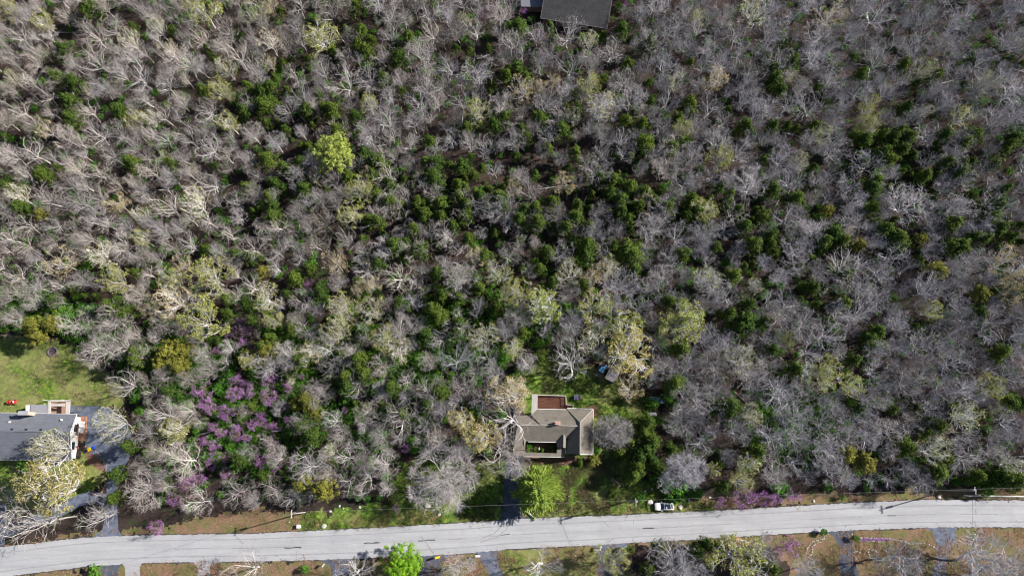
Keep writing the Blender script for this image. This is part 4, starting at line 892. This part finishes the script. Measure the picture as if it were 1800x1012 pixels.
for (a, b), wd in (((((488, 250)), (488, 372)), .55), (((672, 250), (668, 375)), .9), (((484, 247), (690, 247)), .35), (((500, 290), (640, 290)), .5)):
    edge_trim(pf, lz(*a, 2.75 if wd != .5 else 2.7), lz(*b, 2.75 if wd != .5 else 2.7), wd, .18)
for q in ((490, 250), (675, 250), (640, 290), (505, 290)): p = lz(*q, 0); pf.box(p.x, p.y, 1.28, .14, .14, 2.5)
lpart('porch_frame', pf, m_cream)
pd = MB(); pd.prism([(p.x, p.y) for p in fix([lz(*q, .4) for q in ((500, 262), (655, 262), (650, 375), (500, 372))])], .02, .4); lpart('porch_floor', pd, M_plain('terracotta_boards', (.33, .20, .15), .9, .3, 3))
pe = MB(); pe.prism([(p.x, p.y) for p in fix([lz(*q, .35) for q in ((745, 400), (852, 404), (848, 560), (830, 640), (735, 640))])], .02, .35); lpart('brick_terrace', pe, M_plain('red_brick_paving', (.34, .15, .09), .9, .4, 5))
aw = MB(); aw.slab(fix([tuple(q) for q in (lz(788, 452, 2.3), lz(838, 452, 2.1), lz(826, 566, 2.1), lz(776, 564, 2.3))]), .08)
for q in ((790, 455), (832, 455), (782, 560), (824, 560)): p = lz(*q, 0); aw.tube((p.x, p.y, .3), (p.x, p.y, 2.1), .04, .04, 5)
lpart('canopy', aw, m_white)
fe = MB(); pts_ = [lz(858, 420, 0), lz(850, 560, 0), lz(826, 660, 0)]
for a, b in zip(pts_, pts_[1:]):
    edge_trim(fe, a + Vector((0, 0, 1.2)), b + Vector((0, 0, 1.2)), .07, .07); edge_trim(fe, a + Vector((0, 0, .6)), b + Vector((0, 0, .6)), .05, .05)
    n = 12
    for i in range(n + 1): q = a.lerp(b, i / n); fe.box(q.x, q.y, .6, .05, .05, 1.2)
lpart('railing', fe, m_wood)

# --- top house and its shed
def tz(X, Y, z): return P(870 + X / 7.2, Y / 7.2, z)
tb = tz(1000, 0, 0); TB = empty('house', tb, 0, 'dark weathered grey gabled house cut by the top edge', 'house')
def tpart(nm, mb, mat, par=TB): return local(mb, tb).build(nm, mat, par)
A0, A1 = tz(578, 232, 3.0), tz(1418, 362, 3.0); dX = (A1 - A0); dX.z = 0; ux = dX.normalized(); uy = Vector((-ux.y, ux.x, 0)); Wd = 17.0; rt_ = MB()
N0, N1 = A0 + uy * Wd, A1 + uy * Wd; q0 = A0 + uy * Wd * .5; q1 = A1 + uy * Wd * .5; q0.z = q1.z = 6.4
rt_.slab(fix([tuple(q) for q in (A0, A1, q1, q0)]), .15); rt_.slab(fix([tuple(q) for q in (q0, q1, N1, N0)]), .15); tpart('roof', rt_, m_roofn)
w3 = MB(); ins = lambda a, sx, sy: a + ux * sx + uy * sy
wall_ring(w3, [ins(A0, .5, .6), ins(A1, -.5, .6), ins(N1, -.5, -.6), ins(N0, .5, -.6)], .01, 2.85)
for e, s in ((A0, .5), (A1, -.5)):
    a = ins(e, s, .6); b = ins(e, s, Wd - .6); c = ins(e, s, Wd / 2); a.z = b.z = 2.85; c.z = 6.1; w3.poly([a, b, c])
tpart('wall', w3, M_plain('brown_siding', (.25, .17, .12), .9, .3, 3))
t3 = MB(); edge_trim(t3, A0, A1, .12, .14); edge_trim(t3, A1, q1, .14, .16); edge_trim(t3, A0, q0, .14, .16); tpart('gutter', t3, m_grey)
for k in (.2, .45, .75): a = A0.lerp(A1, k) + uy * .58; house_window(TB, tb, a, 1.5, 1.2, math.atan2(ux.y, ux.x), 1.6)
sh = empty('shed', tz(480, 60, 0), 0, 'small grey roofed shed left of the dark house at the top edge', 'shed')
s1 = MB(); s1.slab([(-3.4, -2.6, 2.6), (2.6, -2.8, 2.6), (2.6, 0.5, 3.4), (-3.4, .5, 3.4)], .1); s1.slab([(-3.4, .5, 3.4), (2.6, .5, 3.4), (2.6, 4, 2.6), (-3.4, 4, 2.6)], .1); s1.build('roof', M_plain('slate_grey_roof', (.16, .17, .21), .8, .25, 2), sh)
s2 = MB(); s2.box(-.4, .6, 1.28, 5.4, 6.0, 2.5); s2.build('wall', m_wood, sh)

# ------------------------------------------------------------------ car
def make_car(loc, rz):
    c = empty('parked_car', loc, rz, 'white car with dark glass roof parked on the verge beside the road', 'car')
    # profile stations along x (front = -x): x, half width, z low, z belt
    b = MB(); st = [(-2.28, .62, .35, .62), (-2.15, .80, .25, .80), (-1.75, .90, .22, .93), (-.95, .94, .22, 1.03), (0, .95, .22, 1.04), (1.2, .95, .22, 1.06), (1.95, .90, .24, 1.05), (2.22, .80, .30, .98), (2.3, .66, .4, .8)]
    for x_, w_, z0, z1 in st:
        for yy, zz in ((-w_ * .92, z0), (-w_, (z0 + z1) * .5), (-w_ * .93, z1), (0, z1 + .045), (w_ * .93, z1), (w_, (z0 + z1) * .5), (w_ * .92, z0)): b.v.append((x_, yy, zz))
    for i in range(len(st) - 1):
        for j in range(7): a = i * 7 + j; a2 = i * 7 + (j + 1) % 7; b.f.append((a, a2, a2 + 7, a + 7))
    b.f.append(tuple(range(6, -1, -1))); b.f.append(tuple((len(st) - 1) * 7 + j for j in range(7)))
    paint = M_plain('white_car_paint', (.82, .82, .82), .25, .02, 1, 0, .5); body = b.build('body', paint, c)
    cb = MB(); cs = [(-.95, .80, 1.05, 1.06), (-.25, .72, 1.05, 1.52), (.3, .70, 1.05, 1.60), (1.4, .69, 1.05, 1.58), (2.0, .74, 1.05, 1.14)]
    for x_, w_, z0, z1 in cs:
        for yy, zz in ((-.86, z0), (-w_, z1 - .03), (-w_ * .8, z1), (w_ * .8, z1), (w_, z1 - .03), (.86, z0)): cb.v.append((x_, yy, zz))
    for i in range(4):
        for j in range(5): a = i * 6 + j; cb.f.append((a, a + 1, a + 7, a + 6))
    cb.build('cabin', paint, c)
    g_ = MB(); g_.slab([(-.90, -.66, 1.10), (-.90, .66, 1.10), (-.22, .60, 1.555), (-.22, -.60, 1.555)][::-1], .02); g_.build('windscreen', M_plain('sky_tinted_glass', (.02, .09, .17), .1, .1, 1, 0, .8), c)  # sky reflected in the windscreen is painted as its blue base colour
    g_ = MB(); g_.slab([(-.12, -.56, 1.575), (-.12, .56, 1.575), (.3, .56, 1.622), (1.35, .55, 1.603), (1.35, -.55, 1.603), (.3, -.56, 1.622)][::-1], .02); g_.build('glass_roof', m_glass, c)
    g_ = MB(); g_.slab([(1.44, -.56, 1.575), (1.44, .56, 1.575), (1.92, .60, 1.22), (1.92, -.60, 1.22)][::-1], .02); g_.build('rear_window', m_glass, c)
    for s in (-1, 1):
        g_ = MB(); g_.poly([(-.7, s * .872, 1.12), (-.2, s * .80, 1.46), (1.35, s * .78, 1.50), (1.75, s * .86, 1.14)]); g_.build('side_window', m_glass, c)
        g_ = MB(); g_.box(-.72, s * 1.02, 1.08, .18, .2, .14); g_.build('mirror', paint, c)
        g_ = MB(); g_.box(-2.13, s * .66, .70, .2, .3, .12); g_.build('headlight', m_wire, c)
        g_ = MB(); g_.box(2.24, s * .66, .84, .12, .3, .14); g_.build('tail_light', M_plain('red_lens', (.5, .02, .02), .3), c)
        g_ = MB(); g_.tube((-.1, s * .64, 1.6), (1.5, s * .64, 1.62), .025, .025, 5); g_.build('roof_rail', m_grey, c)
        for x_ in (-1.4, 1.38):
            w_ = MB(); w_.tube((x_, s * .72, .33), (x_, s * .96, .33), .33, .33, 18, True); wh = w_.build('wheel', m_black, c)
            w_ = MB(); w_.tube((x_, s * .90, .33), (x_, s * .975, .33), .2, .2, 10, True); w_.build('rim', m_grey, wh)
p = P(1168, 889.5, .8); make_car((p.x, p.y, .02), R_(1.0))
bpy.data.objects['parked_car'].scale = (.95, .95, .95)

# ------------------------------------------------------------------ poles and wires
tops = []
for (px, py, lab) in ((512, 903, 'wooden utility pole with white crossarm on the left verge'), (1118, 882, 'wooden utility pole beside the parked white car'), (1715, 862, 'wooden utility pole by the white log at the right edge'), (-60, 1075, None)):
    w = P(px, py, 10.6); tops.append(w)
    if not lab: continue
    e = empty('utility_pole', (w.x, w.y, 0), 0, lab, 'utility pole', 'utility poles along the road')
    a = MB(); a.tube((0, 0, 0), (0, 0, 10.9), .14, .10, 8, True); a.build('pole', M_plain('silvered_pole', (.36, .33, .31), .9, .2, 2), e)
    a = MB(); a.box(0, 0, 10.45, .12, 1.7, .13); a.build('crossarm', m_rock, e)
    for y_ in (-.75, -.3, .3, .75): a = MB(); a.tube((0, y_, 10.53), (0, y_, 10.78), .07, .04, 6, True); a.build('insulator', m_white, e)
    a = MB(); a.tube((.3, .12, 9.0), (.3, .12, 9.9), .24, .24, 10, True); a.build('transformer', m_grey, e)
tops.append(P(2300, 845, 10.6))
def span(a, b, off, lab, name='power_line', sag=.5, mat=None):
    mb = MB(); n = 14; last = None
    for i in range(n + 1):
        t = i / n; q = a.lerp(b, t) + Vector((0, off, .18 - 4 * sag * t * (1 - t)))
        if last is not None: mb.tube(last, q, .011, .011, 3)
        last = q
    return tag(mb.build(name, mat or m_wire), lab, 'power line', 'power lines strung between the utility poles')
span(tops[0], tops[1], .35, 'power line between the left pole and the pole by the car')
span(tops[1], tops[2], .35, 'power line between the pole by the car and the right pole')
span(tops[2], tops[4], .35, 'power line running on from the right pole past the right edge')
span(tops[0], tops[3], .35, 'dark power line crossing the road at the lower left', mat=m_black)

# ------------------------------------------------------------------ small things
def thing_at(name, px, py, z, rz, label, cat, group=None): p = P(px, py, z); return empty(name, (p.x, p.y, 0), rz, label, cat, group)
def ring(mb, R1, R2, z0, z1, n=16):
    for i in range(n):
        a, b = 6.2832 * i / n, 6.2832 * (i + 1) / n
        mb.slab([(R1 * math.cos(a), R1 * math.sin(a), z1), (R1 * math.cos(b), R1 * math.sin(b), z1), (R2 * math.cos(b), R2 * math.sin(b), z1), (R2 * math.cos(a), R2 * math.sin(a), z1)], z1 - z0)
# ride-on mower
e = thing_at('lawn_mower', 19.5, 706.5, .5, .05, 'red ride on mower on the left lawn behind the house', 'mower'); red = M_plain('red_paint', (.55, .04, .03), .4, .1)
a = MB(); a.box(-.45, 0, .62, .9, .7, .42); a.build('hood', red, e, .08); a = MB(); a.box(.25, 0, .32, 1.7, .95, .16); a.build('chassis', red, e, .04)
a = MB(); a.box(.55, 0, .68, .45, .5, .16); a.box(.76, 0, .9, .12, .5, .45); a.build('seat', m_cream, e, .05); a = MB(); a.tube((-.05, 0, .6), (.1, 0, 1.0), .025, .025, 6); a.tube((.08, 0, 1.0), (.12, 0, 1.03), .18, .18, 10, True); a.build('steering_wheel', m_black, e)
for x_, r_ in ((-.65, .2), (.75, .28)):
    for s in (-1, 1): a = MB(); a.tube((x_, s * .42, r_), (x_, s * .6, r_), r_, r_, 12, True); a.build('wheel', m_black, e)
# fire pit
e = thing_at('fire_pit', 93, 618, 0, 0, 'round dark fire pit ring on the left lawn', 'fire pit'); a = MB()
for i in range(16): t = 6.283 * i / 16; a.box(math.cos(t) * 1.05, math.sin(t) * 1.05, .15, .38, .25, .3, t + 1.57)
a.build('stone_ring', M_plain('sooty_stone', (.16, .13, .15), .9, .3), e); a = MB(); a.prism([(math.cos(6.283 * i / 14) * 1.0, math.sin(6.283 * i / 14) * 1.0) for i in range(14)], .01, .06); a.build('ash', M_plain('ash', (.05, .04, .045), .95, .6), e)
# toy car, yellow and blue
e = thing_at('toy_car', 161, 788, .3, .4, 'yellow and blue toy car at the end of the curved border', 'toy car'); a = MB(); a.box(-.35, 0, .42, .95, .8, .5); a.build('body', M_plain('yellow_plastic', (.85, .62, .02), .4, .05), e, .1)
a = MB(); a.box(.45, 0, .45, .75, .75, .6); a.build('hood', M_plain('blue_plastic', (.02, .08, .5), .4, .05), e, .1)
for x_ in (-.5, .5):
    for s in (-1, 1): a = MB(); a.tube((x_, s * .38, .17), (x_, s * .46, .17), .17, .17, 10, True); a.build('wheel', m_black, e)
e = thing_at('bucket', 136, 786, .3, 0, 'small red bucket by the white gable wall', 'bucket'); a = MB(); a.tube((0, 0, 0), (0, 0, .5), .25, .34, 12); a.build('pail', red, e); a = MB(); ring(a, .3, .36, .48, .52, 12); a.build('rim', m_white, e)
# brick border along the left drive
def border(name, pts, mat, label, r=.22, step=.42, seed=4, group=None, cat='border'):
    rng = random.Random(seed); W = [P(*p) for p in pts]; a = MB(); b0 = W[0]
    for u, v in zip(W, W[1:]):
        n = max(1, int((v - u).length / step))
        for i in range(n): q = u.lerp(v, i / n); a.rock((q.x - b0.x + rng.gauss(0, .06), q.y - b0.y + rng.gauss(0, .06), .08), r * rng.uniform(.6, 1.25), rng, .8)
    o = a.build(name, mat); o.location = (b0.x, b0.y, 0); return tag(o, label, cat, group)
border('brick_border', [(150, 785), (163, 789), (174, 797), (182, 808), (186, 815), (187, 845), (182, 862), (170, 870), (158, 864)], M_plain('red_edging', (.45, .28, .22), .9, .4, 2), 'curved brick border between the lawn bed and the left driveway', .18)
m_stone = M_plain('white_stone', (.44, .41, .39), .95, .25, 2)
bs = 'dry laid white stone borders south of the road'
border('stone_border', [(1455, 938), (1448, 946), (1435, 950), (1425, 952), (1419, 964), (1415, 975), (1420, 978), (1428, 970), (1428, 960), (1436, 954), (1447, 952)], m_stone, 'looping white stone border just left of the straight dark south driveway', .2, group=bs)
border('stone_border', [(1498, 938), (1508, 944), (1530, 945), (1555, 945), (1575, 949), (1590, 951), (1600, 956), (1625, 954), (1637, 958), (1648, 965)], m_stone, 'long white stone border right of the straight dark south driveway', .2, seed=5, group=bs)
border('stone_border', [(1508, 949), (1530, 951), (1555, 952)], m_stone, 'short lower row of white stones beside the purple flower bed', .17, seed=15, group=bs)
border('stone_border', [(1501, 969), (1508, 968), (1514, 972)], m_stone, 'tiny white stone arc by the edge of the straight south driveway', .18, seed=6, group=bs)
border('stone_border', [(1526, 970), (1528, 965), (1535, 965), (1542, 970), (1540, 979), (1533, 982), (1527, 977), (1526, 970)], m_stone, 'white stone ring around a small dark bed', .18, seed=7, group=bs)
border('stone_border', [(1681, 942), (1686, 947), (1698, 948), (1708, 953), (1722, 958)], m_stone, 'white stone border running off the far right south driveway', .18, seed=8, group=bs)
border('stone_border', [(1499, 942), (1500, 955), (1503, 975), (1507, 990)], m_stone, 'white stone edge along the right side of the straight south driveway', .12, seed=9, group=bs)
# purple flower bed
a = MB(); rng = random.Random(5); b0 = P(1515, 946)
for i in range(420):
    q = P(1512 + 52 * rng.random(), 947.5 + rng.gauss(0, 1.0)); leaf(a, Vector((q.x - b0.x, q.y - b0.y, rng.uniform(.1, .4))), rsph(rng) + Vector((0, 0, 1)), .2, rng)
o = a.build('flower_bed', m_pink); o.location = b0; tag(o, 'strip of purple flowers between the stone borders', 'flowers', None, 'stuff')
# rocks
rr_ = random.Random(8)
for i, (px, py, r, lab) in enumerate(((1142, 882, .75, 'large pale boulder left of the parked white car'), (1196, 891, .7, 'pale boulder right of the parked white car'), (1211, 879, .45, 'pale rock under the power line above the boulder'), (1248, 874, .35, 'small pale rock near the purple redbuds'), (1134, 863, .4, 'white curved rock on the lawn above the pole'), (1146, 859, .35, 'smaller white rock right of the curved rock'), (752, 889, .75, 'largest pale rock on the grass below the wide tree'), (772, 904, .45, 'pale rock on grass between the wide tree and the road'), (633, 891, .45, 'white pointed rock on the grass left of the small redbud'), (581, 898, .4, 'white rock in the grass right of the left utility pole'), (570, 924, .6, 'pale flat rock at the road edge right of the white box'), (597, 889, .3, 'small white stone near the forest edge'), (542, 917, .22, 'tiny white stone left of the flat roadside rock'), (509, 917, .22, 'tiny white stone below the left utility pole'), (1430, 880, .4, 'white rock on the verge right of the redbuds'), (1650, 873, .55, 'long pale rock left of the white log'), (525, 878, .25, 'small white stone at the woods edge above the pole'), (604, 893, .25, 'little white stone among the grass tufts'), (1375, 875, .3, 'small pale stone beneath the power line by the redbuds'))):
    a = MB(); a.rock((0, 0, r * .15), r, rr_, .6); o = a.build('rock', m_rock); q = P(px, py); o.location = (q.x, q.y, 0); o.rotation_euler.z = i; tag(o, lab, 'rock', 'pale rocks along the verge')
# white log / pole at right
a = MB(); A_, B_ = P(1694, 870.5), P(1812, 872); n = 14; rng = random.Random(2); prev = None
for i in range(n + 1):
    q = A_.lerp(B_, i / n) - A_ + Vector((0, rng.gauss(0, .06), .18))
    if prev is not None: a.tube(prev, q, .17, .16, 7, i in (1, n))
    prev = q
o = a.build('white_log', m_white); o.location = A_; tag(o, 'long straight white log lying along the verge at the right edge', 'log')
# culvert
e = thing_at('culvert_pipe', 932, 904, .2, -.75, 'grey culvert pipe end beside the driveway mouth', 'culvert'); a = MB(); a.tube((-1.2, 0, .15), (.9, 0, .15), .25, .25, 10); a.build('pipe', m_grey, e); a = MB(); a.tube((.9, 0, .15), (1.5, 0, .2), .25, .5, 10); a.build('flared_end', m_conc, e)
# utility box
e = thing_at('utility_box', 525, 924.5, .5, 0, 'small white utility box on the verge at the road joint', 'utility box'); a = MB(); a.box(0, 0, .35, .75, .7, .7); a.build('cabinet', m_white, e, .04); a = MB(); a.box(0, 0, .74, .85, .8, .08); a.build('lid', m_white, e)
# mailboxes
def mailbox(px, py, lab, mat, rz=0, big=1.0):
    e = thing_at('mailbox', px, py, 1.1, rz, lab, 'mailbox', 'mailboxes along the road'); a = MB(); a.box(0, 0, .5, .1, .1, 1.0); a.build('post', m_wood, e)
    a = MB(); n = 8; L_ = .3 * big; w_ = .14 * big; prof = [(-w_, 1.0), (w_, 1.0), (w_, 1.0 + w_ * 1.2)] + [(w_ * math.cos(t), 1.0 + w_ * 1.2 + w_ * math.sin(t)) for t in [math.pi * k / 6 for k in range(1, 6)]] + [(-w_, 1.0 + w_ * 1.2)]
    k = len(prof); 
    for x_ in (-L_, L_): a.v += [(x_, y_, z_) for y_, z_ in prof]
    for i in range(k): j = (i + 1) % k; a.f.append((i, j, k + j, k + i))
    a.f.append(tuple(range(k - 1, -1, -1))); a.f.append(tuple(k + i for i in range(k))); a.build('box', mat, e)
    a = MB(); a.box(-L_ * .3, w_ + .02, 1.2, .05, .02, .2); a.build('flag', red, e)
mailbox(769, 979, 'yellow mailbox on a post right of the lime green tree', M_plain('yellow_enamel', (.85, .55, .03), .5, .05), .3, 1.7)
mailbox(840, 977, 'white mailbox at the left corner of the angled south driveway', m_white, 0, 1.8); mailbox(1055, 963, 'white mailbox left of the wooded south driveway', m_white, 1.2, 1.5); mailbox(1098, 962, 'large white mailbox right of the wooded south driveway', m_white, .3, 2.0)
mailbox(1297, 946, 'orange mailbox on the verge above the yellow green tree', M_plain('orange_enamel', (.8, .33, .04), .5, .05), .2, 1.8)
mailbox(568, 993, 'small white mailbox at the corner of the curved south driveway', m_white, .9, 1.2)
# blue truck bed cart on a trailer
e = thing_at('utility_trailer', 1056, 651, .4, R_(60), 'brown flatbed trailer under the golden tree behind the house', 'trailer'); a = MB(); a.box(0, 0, .45, 3.4, 1.9, .12)
for y_ in (-.95, .95): a.box(0, y_, .65, 3.4, .06, .3)
a.build('bed', m_wood, e); a = MB(); a.box(-2.2, 0, .42, 1.1, .12, .1); a.build('tongue', m_black, e)
for s in (-1, 1): a = MB(); a.tube((0, s * 1.02, .3), (0, s * 1.2, .3), .3, .3, 14, True); a.build('wheel', m_black, e)
e = thing_at('golf_cart', 1059, 648, 1.5, R_(60), 'small vehicle with a bright blue roof standing on the trailer', 'cart'); e.location.z = .51
a = MB(); a.box(0, 0, 1.75, 2.1, 1.15, .07); a.build('roof', M_plain('blue_canopy', (.05, .17, .32), .5, .2), e, .03); a = MB(); a.box(0, 0, .45, 2.2, 1.0, .35); a.build('body', m_black, e, .08); a = MB(); a.box(-.1, 0, .8, .5, .95, .3); a.box(-.35, 0, 1.05, .12, .95, .5); a.build('seat', m_cream, e)
a = MB(); [a.tube((x_, y_, .6), (x_, y_, 1.72), .03, .03, 5) for x_ in (-.95, .95) for y_ in (-.5, .5)]; a.build('roof_post', m_black, e)
for x_ in (-.75, .75):
    for s in (-1, 1): a = MB(); a.tube((x_, s * .42, .22), (x_, s * .56, .22), .22, .22, 12, True); a.build('wheel', m_black, e)
# shed behind, grey
e = thing_at('garden_shed', 1077, 658, 2.0, R_(-28), 'grey roofed low shed beneath the golden tree', 'shed'); a = MB(); a.slab([(-1.3, -1.6, 1.8), (1.3, -1.6, 1.8), (1.3, 0, 2.2), (-1.3, 0, 2.2)], .08); a.slab([(-1.3, 0, 2.2), (1.3, 0, 2.2), (1.3, 1.6, 1.8), (-1.3, 1.6, 1.8)], .08); a.build('roof', M_plain('old_tin', (.24, .22, .24), .8, .3, 2), e); a = MB(); a.box(0, 0, .87, 2.3, 2.9, 1.7); a.build('wall', m_wood, e)
# dark slatted box on the lawn
e = thing_at('storage_box', 1015, 698, .8, 0, 'dark slatted garden box on the lawn behind the house', 'garden box'); a = MB(); a.box(0, 0, .4, 1.6, 1.2, .8); a.build('case', M_plain('dark_purple_box', (.05, .045, .075), .6, .2), e); a = MB()
for i in range(5): a.box(-.64 + i * .32, 0, .84, .22, 1.3, .07)
a.build('lid', M_plain('slat', (.16, .15, .22), .6, .2), e)
# boat
e = thing_at('rowing_boat', 1155, 703, .3, R_(-14), 'teal and white rowing boat lying at the woods edge', 'boat'); a = MB(); n = 12; secs = []
for i in range(n + 1):
    t = i / n; w_ = .55 * math.sin(math.pi * min(1, .08 + t * .86)) ** .6; x_ = -1.9 + 3.8 * t
    for yy, zz in ((-w_, .5), (-w_ * .7, .1), (0, .02), (w_ * .7, .1), (w_, .5)): a.v.append((x_, yy, zz))
for i in range(n):
    for j in range(4): q = i * 5 + j; a.f.append((q, q + 5, q + 6, q + 1))
a.build('hull', M_plain('teal_paint', (.05, .33, .38), .5, .2), e); a = MB()
for x_ in (-1.1, 0, 1.1): a.box(x_, 0, .40, .28, .85, .05)
a.build('thwart', m_white, e); a = MB()
for i in range(n):
    for s in (0, 4): pass
gv = [v for v in range(0)]
for s in (-1, 1):
    last = None
    for i in range(n + 1):
        t = i / n; w_ = .55 * math.sin(math.pi * min(1, .08 + t * .86)) ** .6; q = Vector((-1.9 + 3.8 * t, s * w_, .52))
        if last is not None: a.tube(last, q, .05, .05, 5)
        last = q
a.build('gunwale', m_white, e)
# white boards, bench, bucket, fountain
e = thing_at('plank_stack', 1146, 727.5, .2, 0.02, 'stack of white boards by the woods right of the yard', 'boards'); a = MB(); [a.box(rr_.uniform(-.1, .1), -.3 + k * .2, .08 + .05 * (k % 2), 2.3, .18, .07) for k in range(4)]; a.build('boards', m_white, e)
e = thing_at('garden_bench', 1081, 848, .5, R_(-46), 'old wooden bench with a white end on the front lawn', 'bench'); a = MB(); [a.box(0, -.3 + k * .16, .45, 2.6, .13, .04) for k in range(5)]; a.build('seat', m_wood, e); a = MB(); [a.box(0, .42, .6 + k * .14, 2.6, .04, .1) for k in range(3)]; a.build('backrest', m_grey, e)
for s in (-1, 1): a = MB(); a.box(s * 1.2, .05, .25, .14, .9, .5); a.build('leg', m_white if s > 0 else m_wood, e)
e = thing_at('bucket', 950, 655, .3, 0, 'small blue bucket on the back lawn', 'bucket'); a = MB(); a.tube((0, 0, 0), (0, 0, .4), .2, .28, 12); a.build('pail', M_plain('blue_pail', (.03, .1, .45), .4, .1), e)
e = thing_at('garden_statue', 947.5, 789, .8, 0, 'slim white statue between the courtyard shrubs', 'statue'); a = MB(); a.box(0, 0, .15, .5, .5, .3); a.build('plinth', m_conc, e); a = MB(); a.tube((0, 0, .3), (0, 0, .8), .18, .14, 8); a.tube((0, 0, .8), (0, 0, 1.15), .14, .2, 8); a.tube((0, 0, 1.15), (0, 0, 1.3), .2, .06, 8); a.tube((0, 0, 1.3), (0, 0, 1.5), .1, .09, 8, True); a.tube((0, .1, 1.0), (.1, .5, .9), .06, .04, 6); a.build('figure', m_white, e)
# house shrubs
for (px, py, r, var, lab, c_) in ((971, 786, 10, CEDAR, 'large round dark green shrub in the house courtyard', 0), (940, 790, 6.5, CEDAR, 'very dark small shrub left of the courtyard statue', 0), (954, 792, 6.5, CEDAR, 'very dark small shrub right of the courtyard statue', 0), (930, 781, 7, SHRUB, 'bright green shrub in the courtyard corner', 0), (929, 794, 6, SHRUB, 'bright green shrub at the left end of the porch', 0), (1045, 807, 13, OLIVE, 'olive green bush at the bottom right corner of the house', 0), (1048, 792, 8, SHRUB, 'green bush against the right wall of the house', 0), (1020, 813, 8, CEDAR, 'round dull green bush below the house wall', 0), (1080, 862, 11, CEDAR, 'dark green bush below the garden bench', 0), (1078, 800, 0, None, '', 0)):
    if r: place('garden_shrub', 'shrub', px, py, r, var, lab, 'shrubs around the middle house', rt, H_=r / 7.5 * 1.5, cf=.6)
# fallen trunk in the right woods
for i, (a_, b_, lab) in enumerate((((1290, 688), (1325, 722), 'straight fallen trunk in the open patch of the right woods'), ((243, 826), (278, 826), 'pale broken trunk lying under the leafless trees by the left drive'), ((105, 912), (136, 907), 'cut pale trunk at the road edge on the left'))):
    A_, B_ = P(*a_), P(*b_); mb = MB(); d = B_ - A_; mb.tube((0, 0, .2), (d.x * .5, d.y * .5 + .1, .24), .2, .17, 7, True); mb.tube((d.x * .5, d.y * .5 + .1, .24), (d.x, d.y, .2), .17, .1, 7, True); mb.tube((d.x * .6, d.y * .6, .2), (d.x * .75 + .8, d.y * .7 + .6, .5), .07, .03, 5)
    o = mb.build('fallen_trunk', m_bark if i else m_wood); o.location = A_; tag(o, lab, 'fallen trunk')

# ------------------------------------------------------------------ labels of the trees: look, nearest telling neighbour, place
LM = [(975, 750, 75, 'middle house'), (60, 765, 90, 'left house'), (1010, 15, 70, 'top house'), (1168, 890, 25, 'parked car'), (900, 875, 22, 'asphalt driveway'), (946, 861, 40, 'feathery pine'), (785, 842, 55, 'widest leafless tree'), (705, 990, 35, 'lime green tree'), (588, 270, 40, 'upper chartreuse tree'), (1057, 650, 14, 'blue roofed cart'), (1155, 703, 14, 'rowing boat')]
def pw(px, py):
    cs = ['far left', 'left', 'left of centre', 'in the centre', 'right of centre', 'right', 'far right']; rs_ = ['at the top edge', 'near the top', 'in the upper woods', 'above mid height', 'at mid height', 'below mid height', 'in the lower woods', 'near the road', 'at the bottom edge']
    c = cs[min(6, max(0, int(px / 1800 * 7)))]; r = rs_[min(8, max(0, int(py / 1012 * 9)))]
    return '%s, %s' % (r, c)
def direc(dx, dy):
    if abs(dx) > 2.2 * abs(dy): return 'right of' if dx > 0 else 'left of'
    if abs(dy) > 2.2 * abs(dx): return 'below' if dy > 0 else 'above'
    return ('lower' if dy > 0 else 'upper') + (' right of' if dx > 0 else ' left of')
LG = {}
for t in REG: LG.setdefault(gk(t[1], t[2]), []).append(t)
seen = {}
for t in sorted(REG, key=lambda t: -t[3]):
    o, px, py, r, desc, wd = t; cand = []
    for (x, y, rr, w) in LM:
        d = math.hypot(px - x, py - y)
        if d < rr + r + 25: cand.append((d * .4, 'the ' + w, direc(px - x, py - y)))
    for n in near(LG, px, py):
        if n is t: continue
        d = math.hypot(px - n[1], py - n[2]); k = 1.0 if n[5] not in (wd, 'leafless tree') else 2.2
        cand.append((d * k, ('a ' if n[5][0] not in 'o' else 'an ') + (size_word(n[3]).replace('mid sized', 'middling') + ' ' + n[5] if n[5] != wd or True else n[5]), direc(px - n[1], py - n[2])))
    cand.sort(key=lambda c: c[0]); lab = None
    for c in cand[:9]:
        nb = c[1].replace('a an', 'an')
        tx = '%s %s %s %s, %s' % (size_word(r), desc, c[2], nb, pw(px, py))
        if len(tx.replace(',', '').split()) <= 16 and tx not in seen: lab = tx; break
    if not lab:
        for c in cand[:7]:
            for c2 in cand[:9]:
                if c2 is c or lab: continue
                tx = '%s %s between %s and %s' % (size_word(r), desc, c[1], c2[1])
                if len(tx.split()) <= 16 and tx not in seen: lab = tx
    if not lab:
        for c in cand[:9]:
            tx = '%s %s %s %s' % (size_word(r), desc, c[2], c[1])
            if tx not in seen: lab = tx; break
    if not lab: lab = '%s %s, %s' % (size_word(r), desc, pw(px, py))
    seen[lab] = seen.get(lab, 0) + 1; o['label'] = lab.replace(' a olive', ' an olive')
print('dup labels', sum(v - 1 for v in seen.values()))
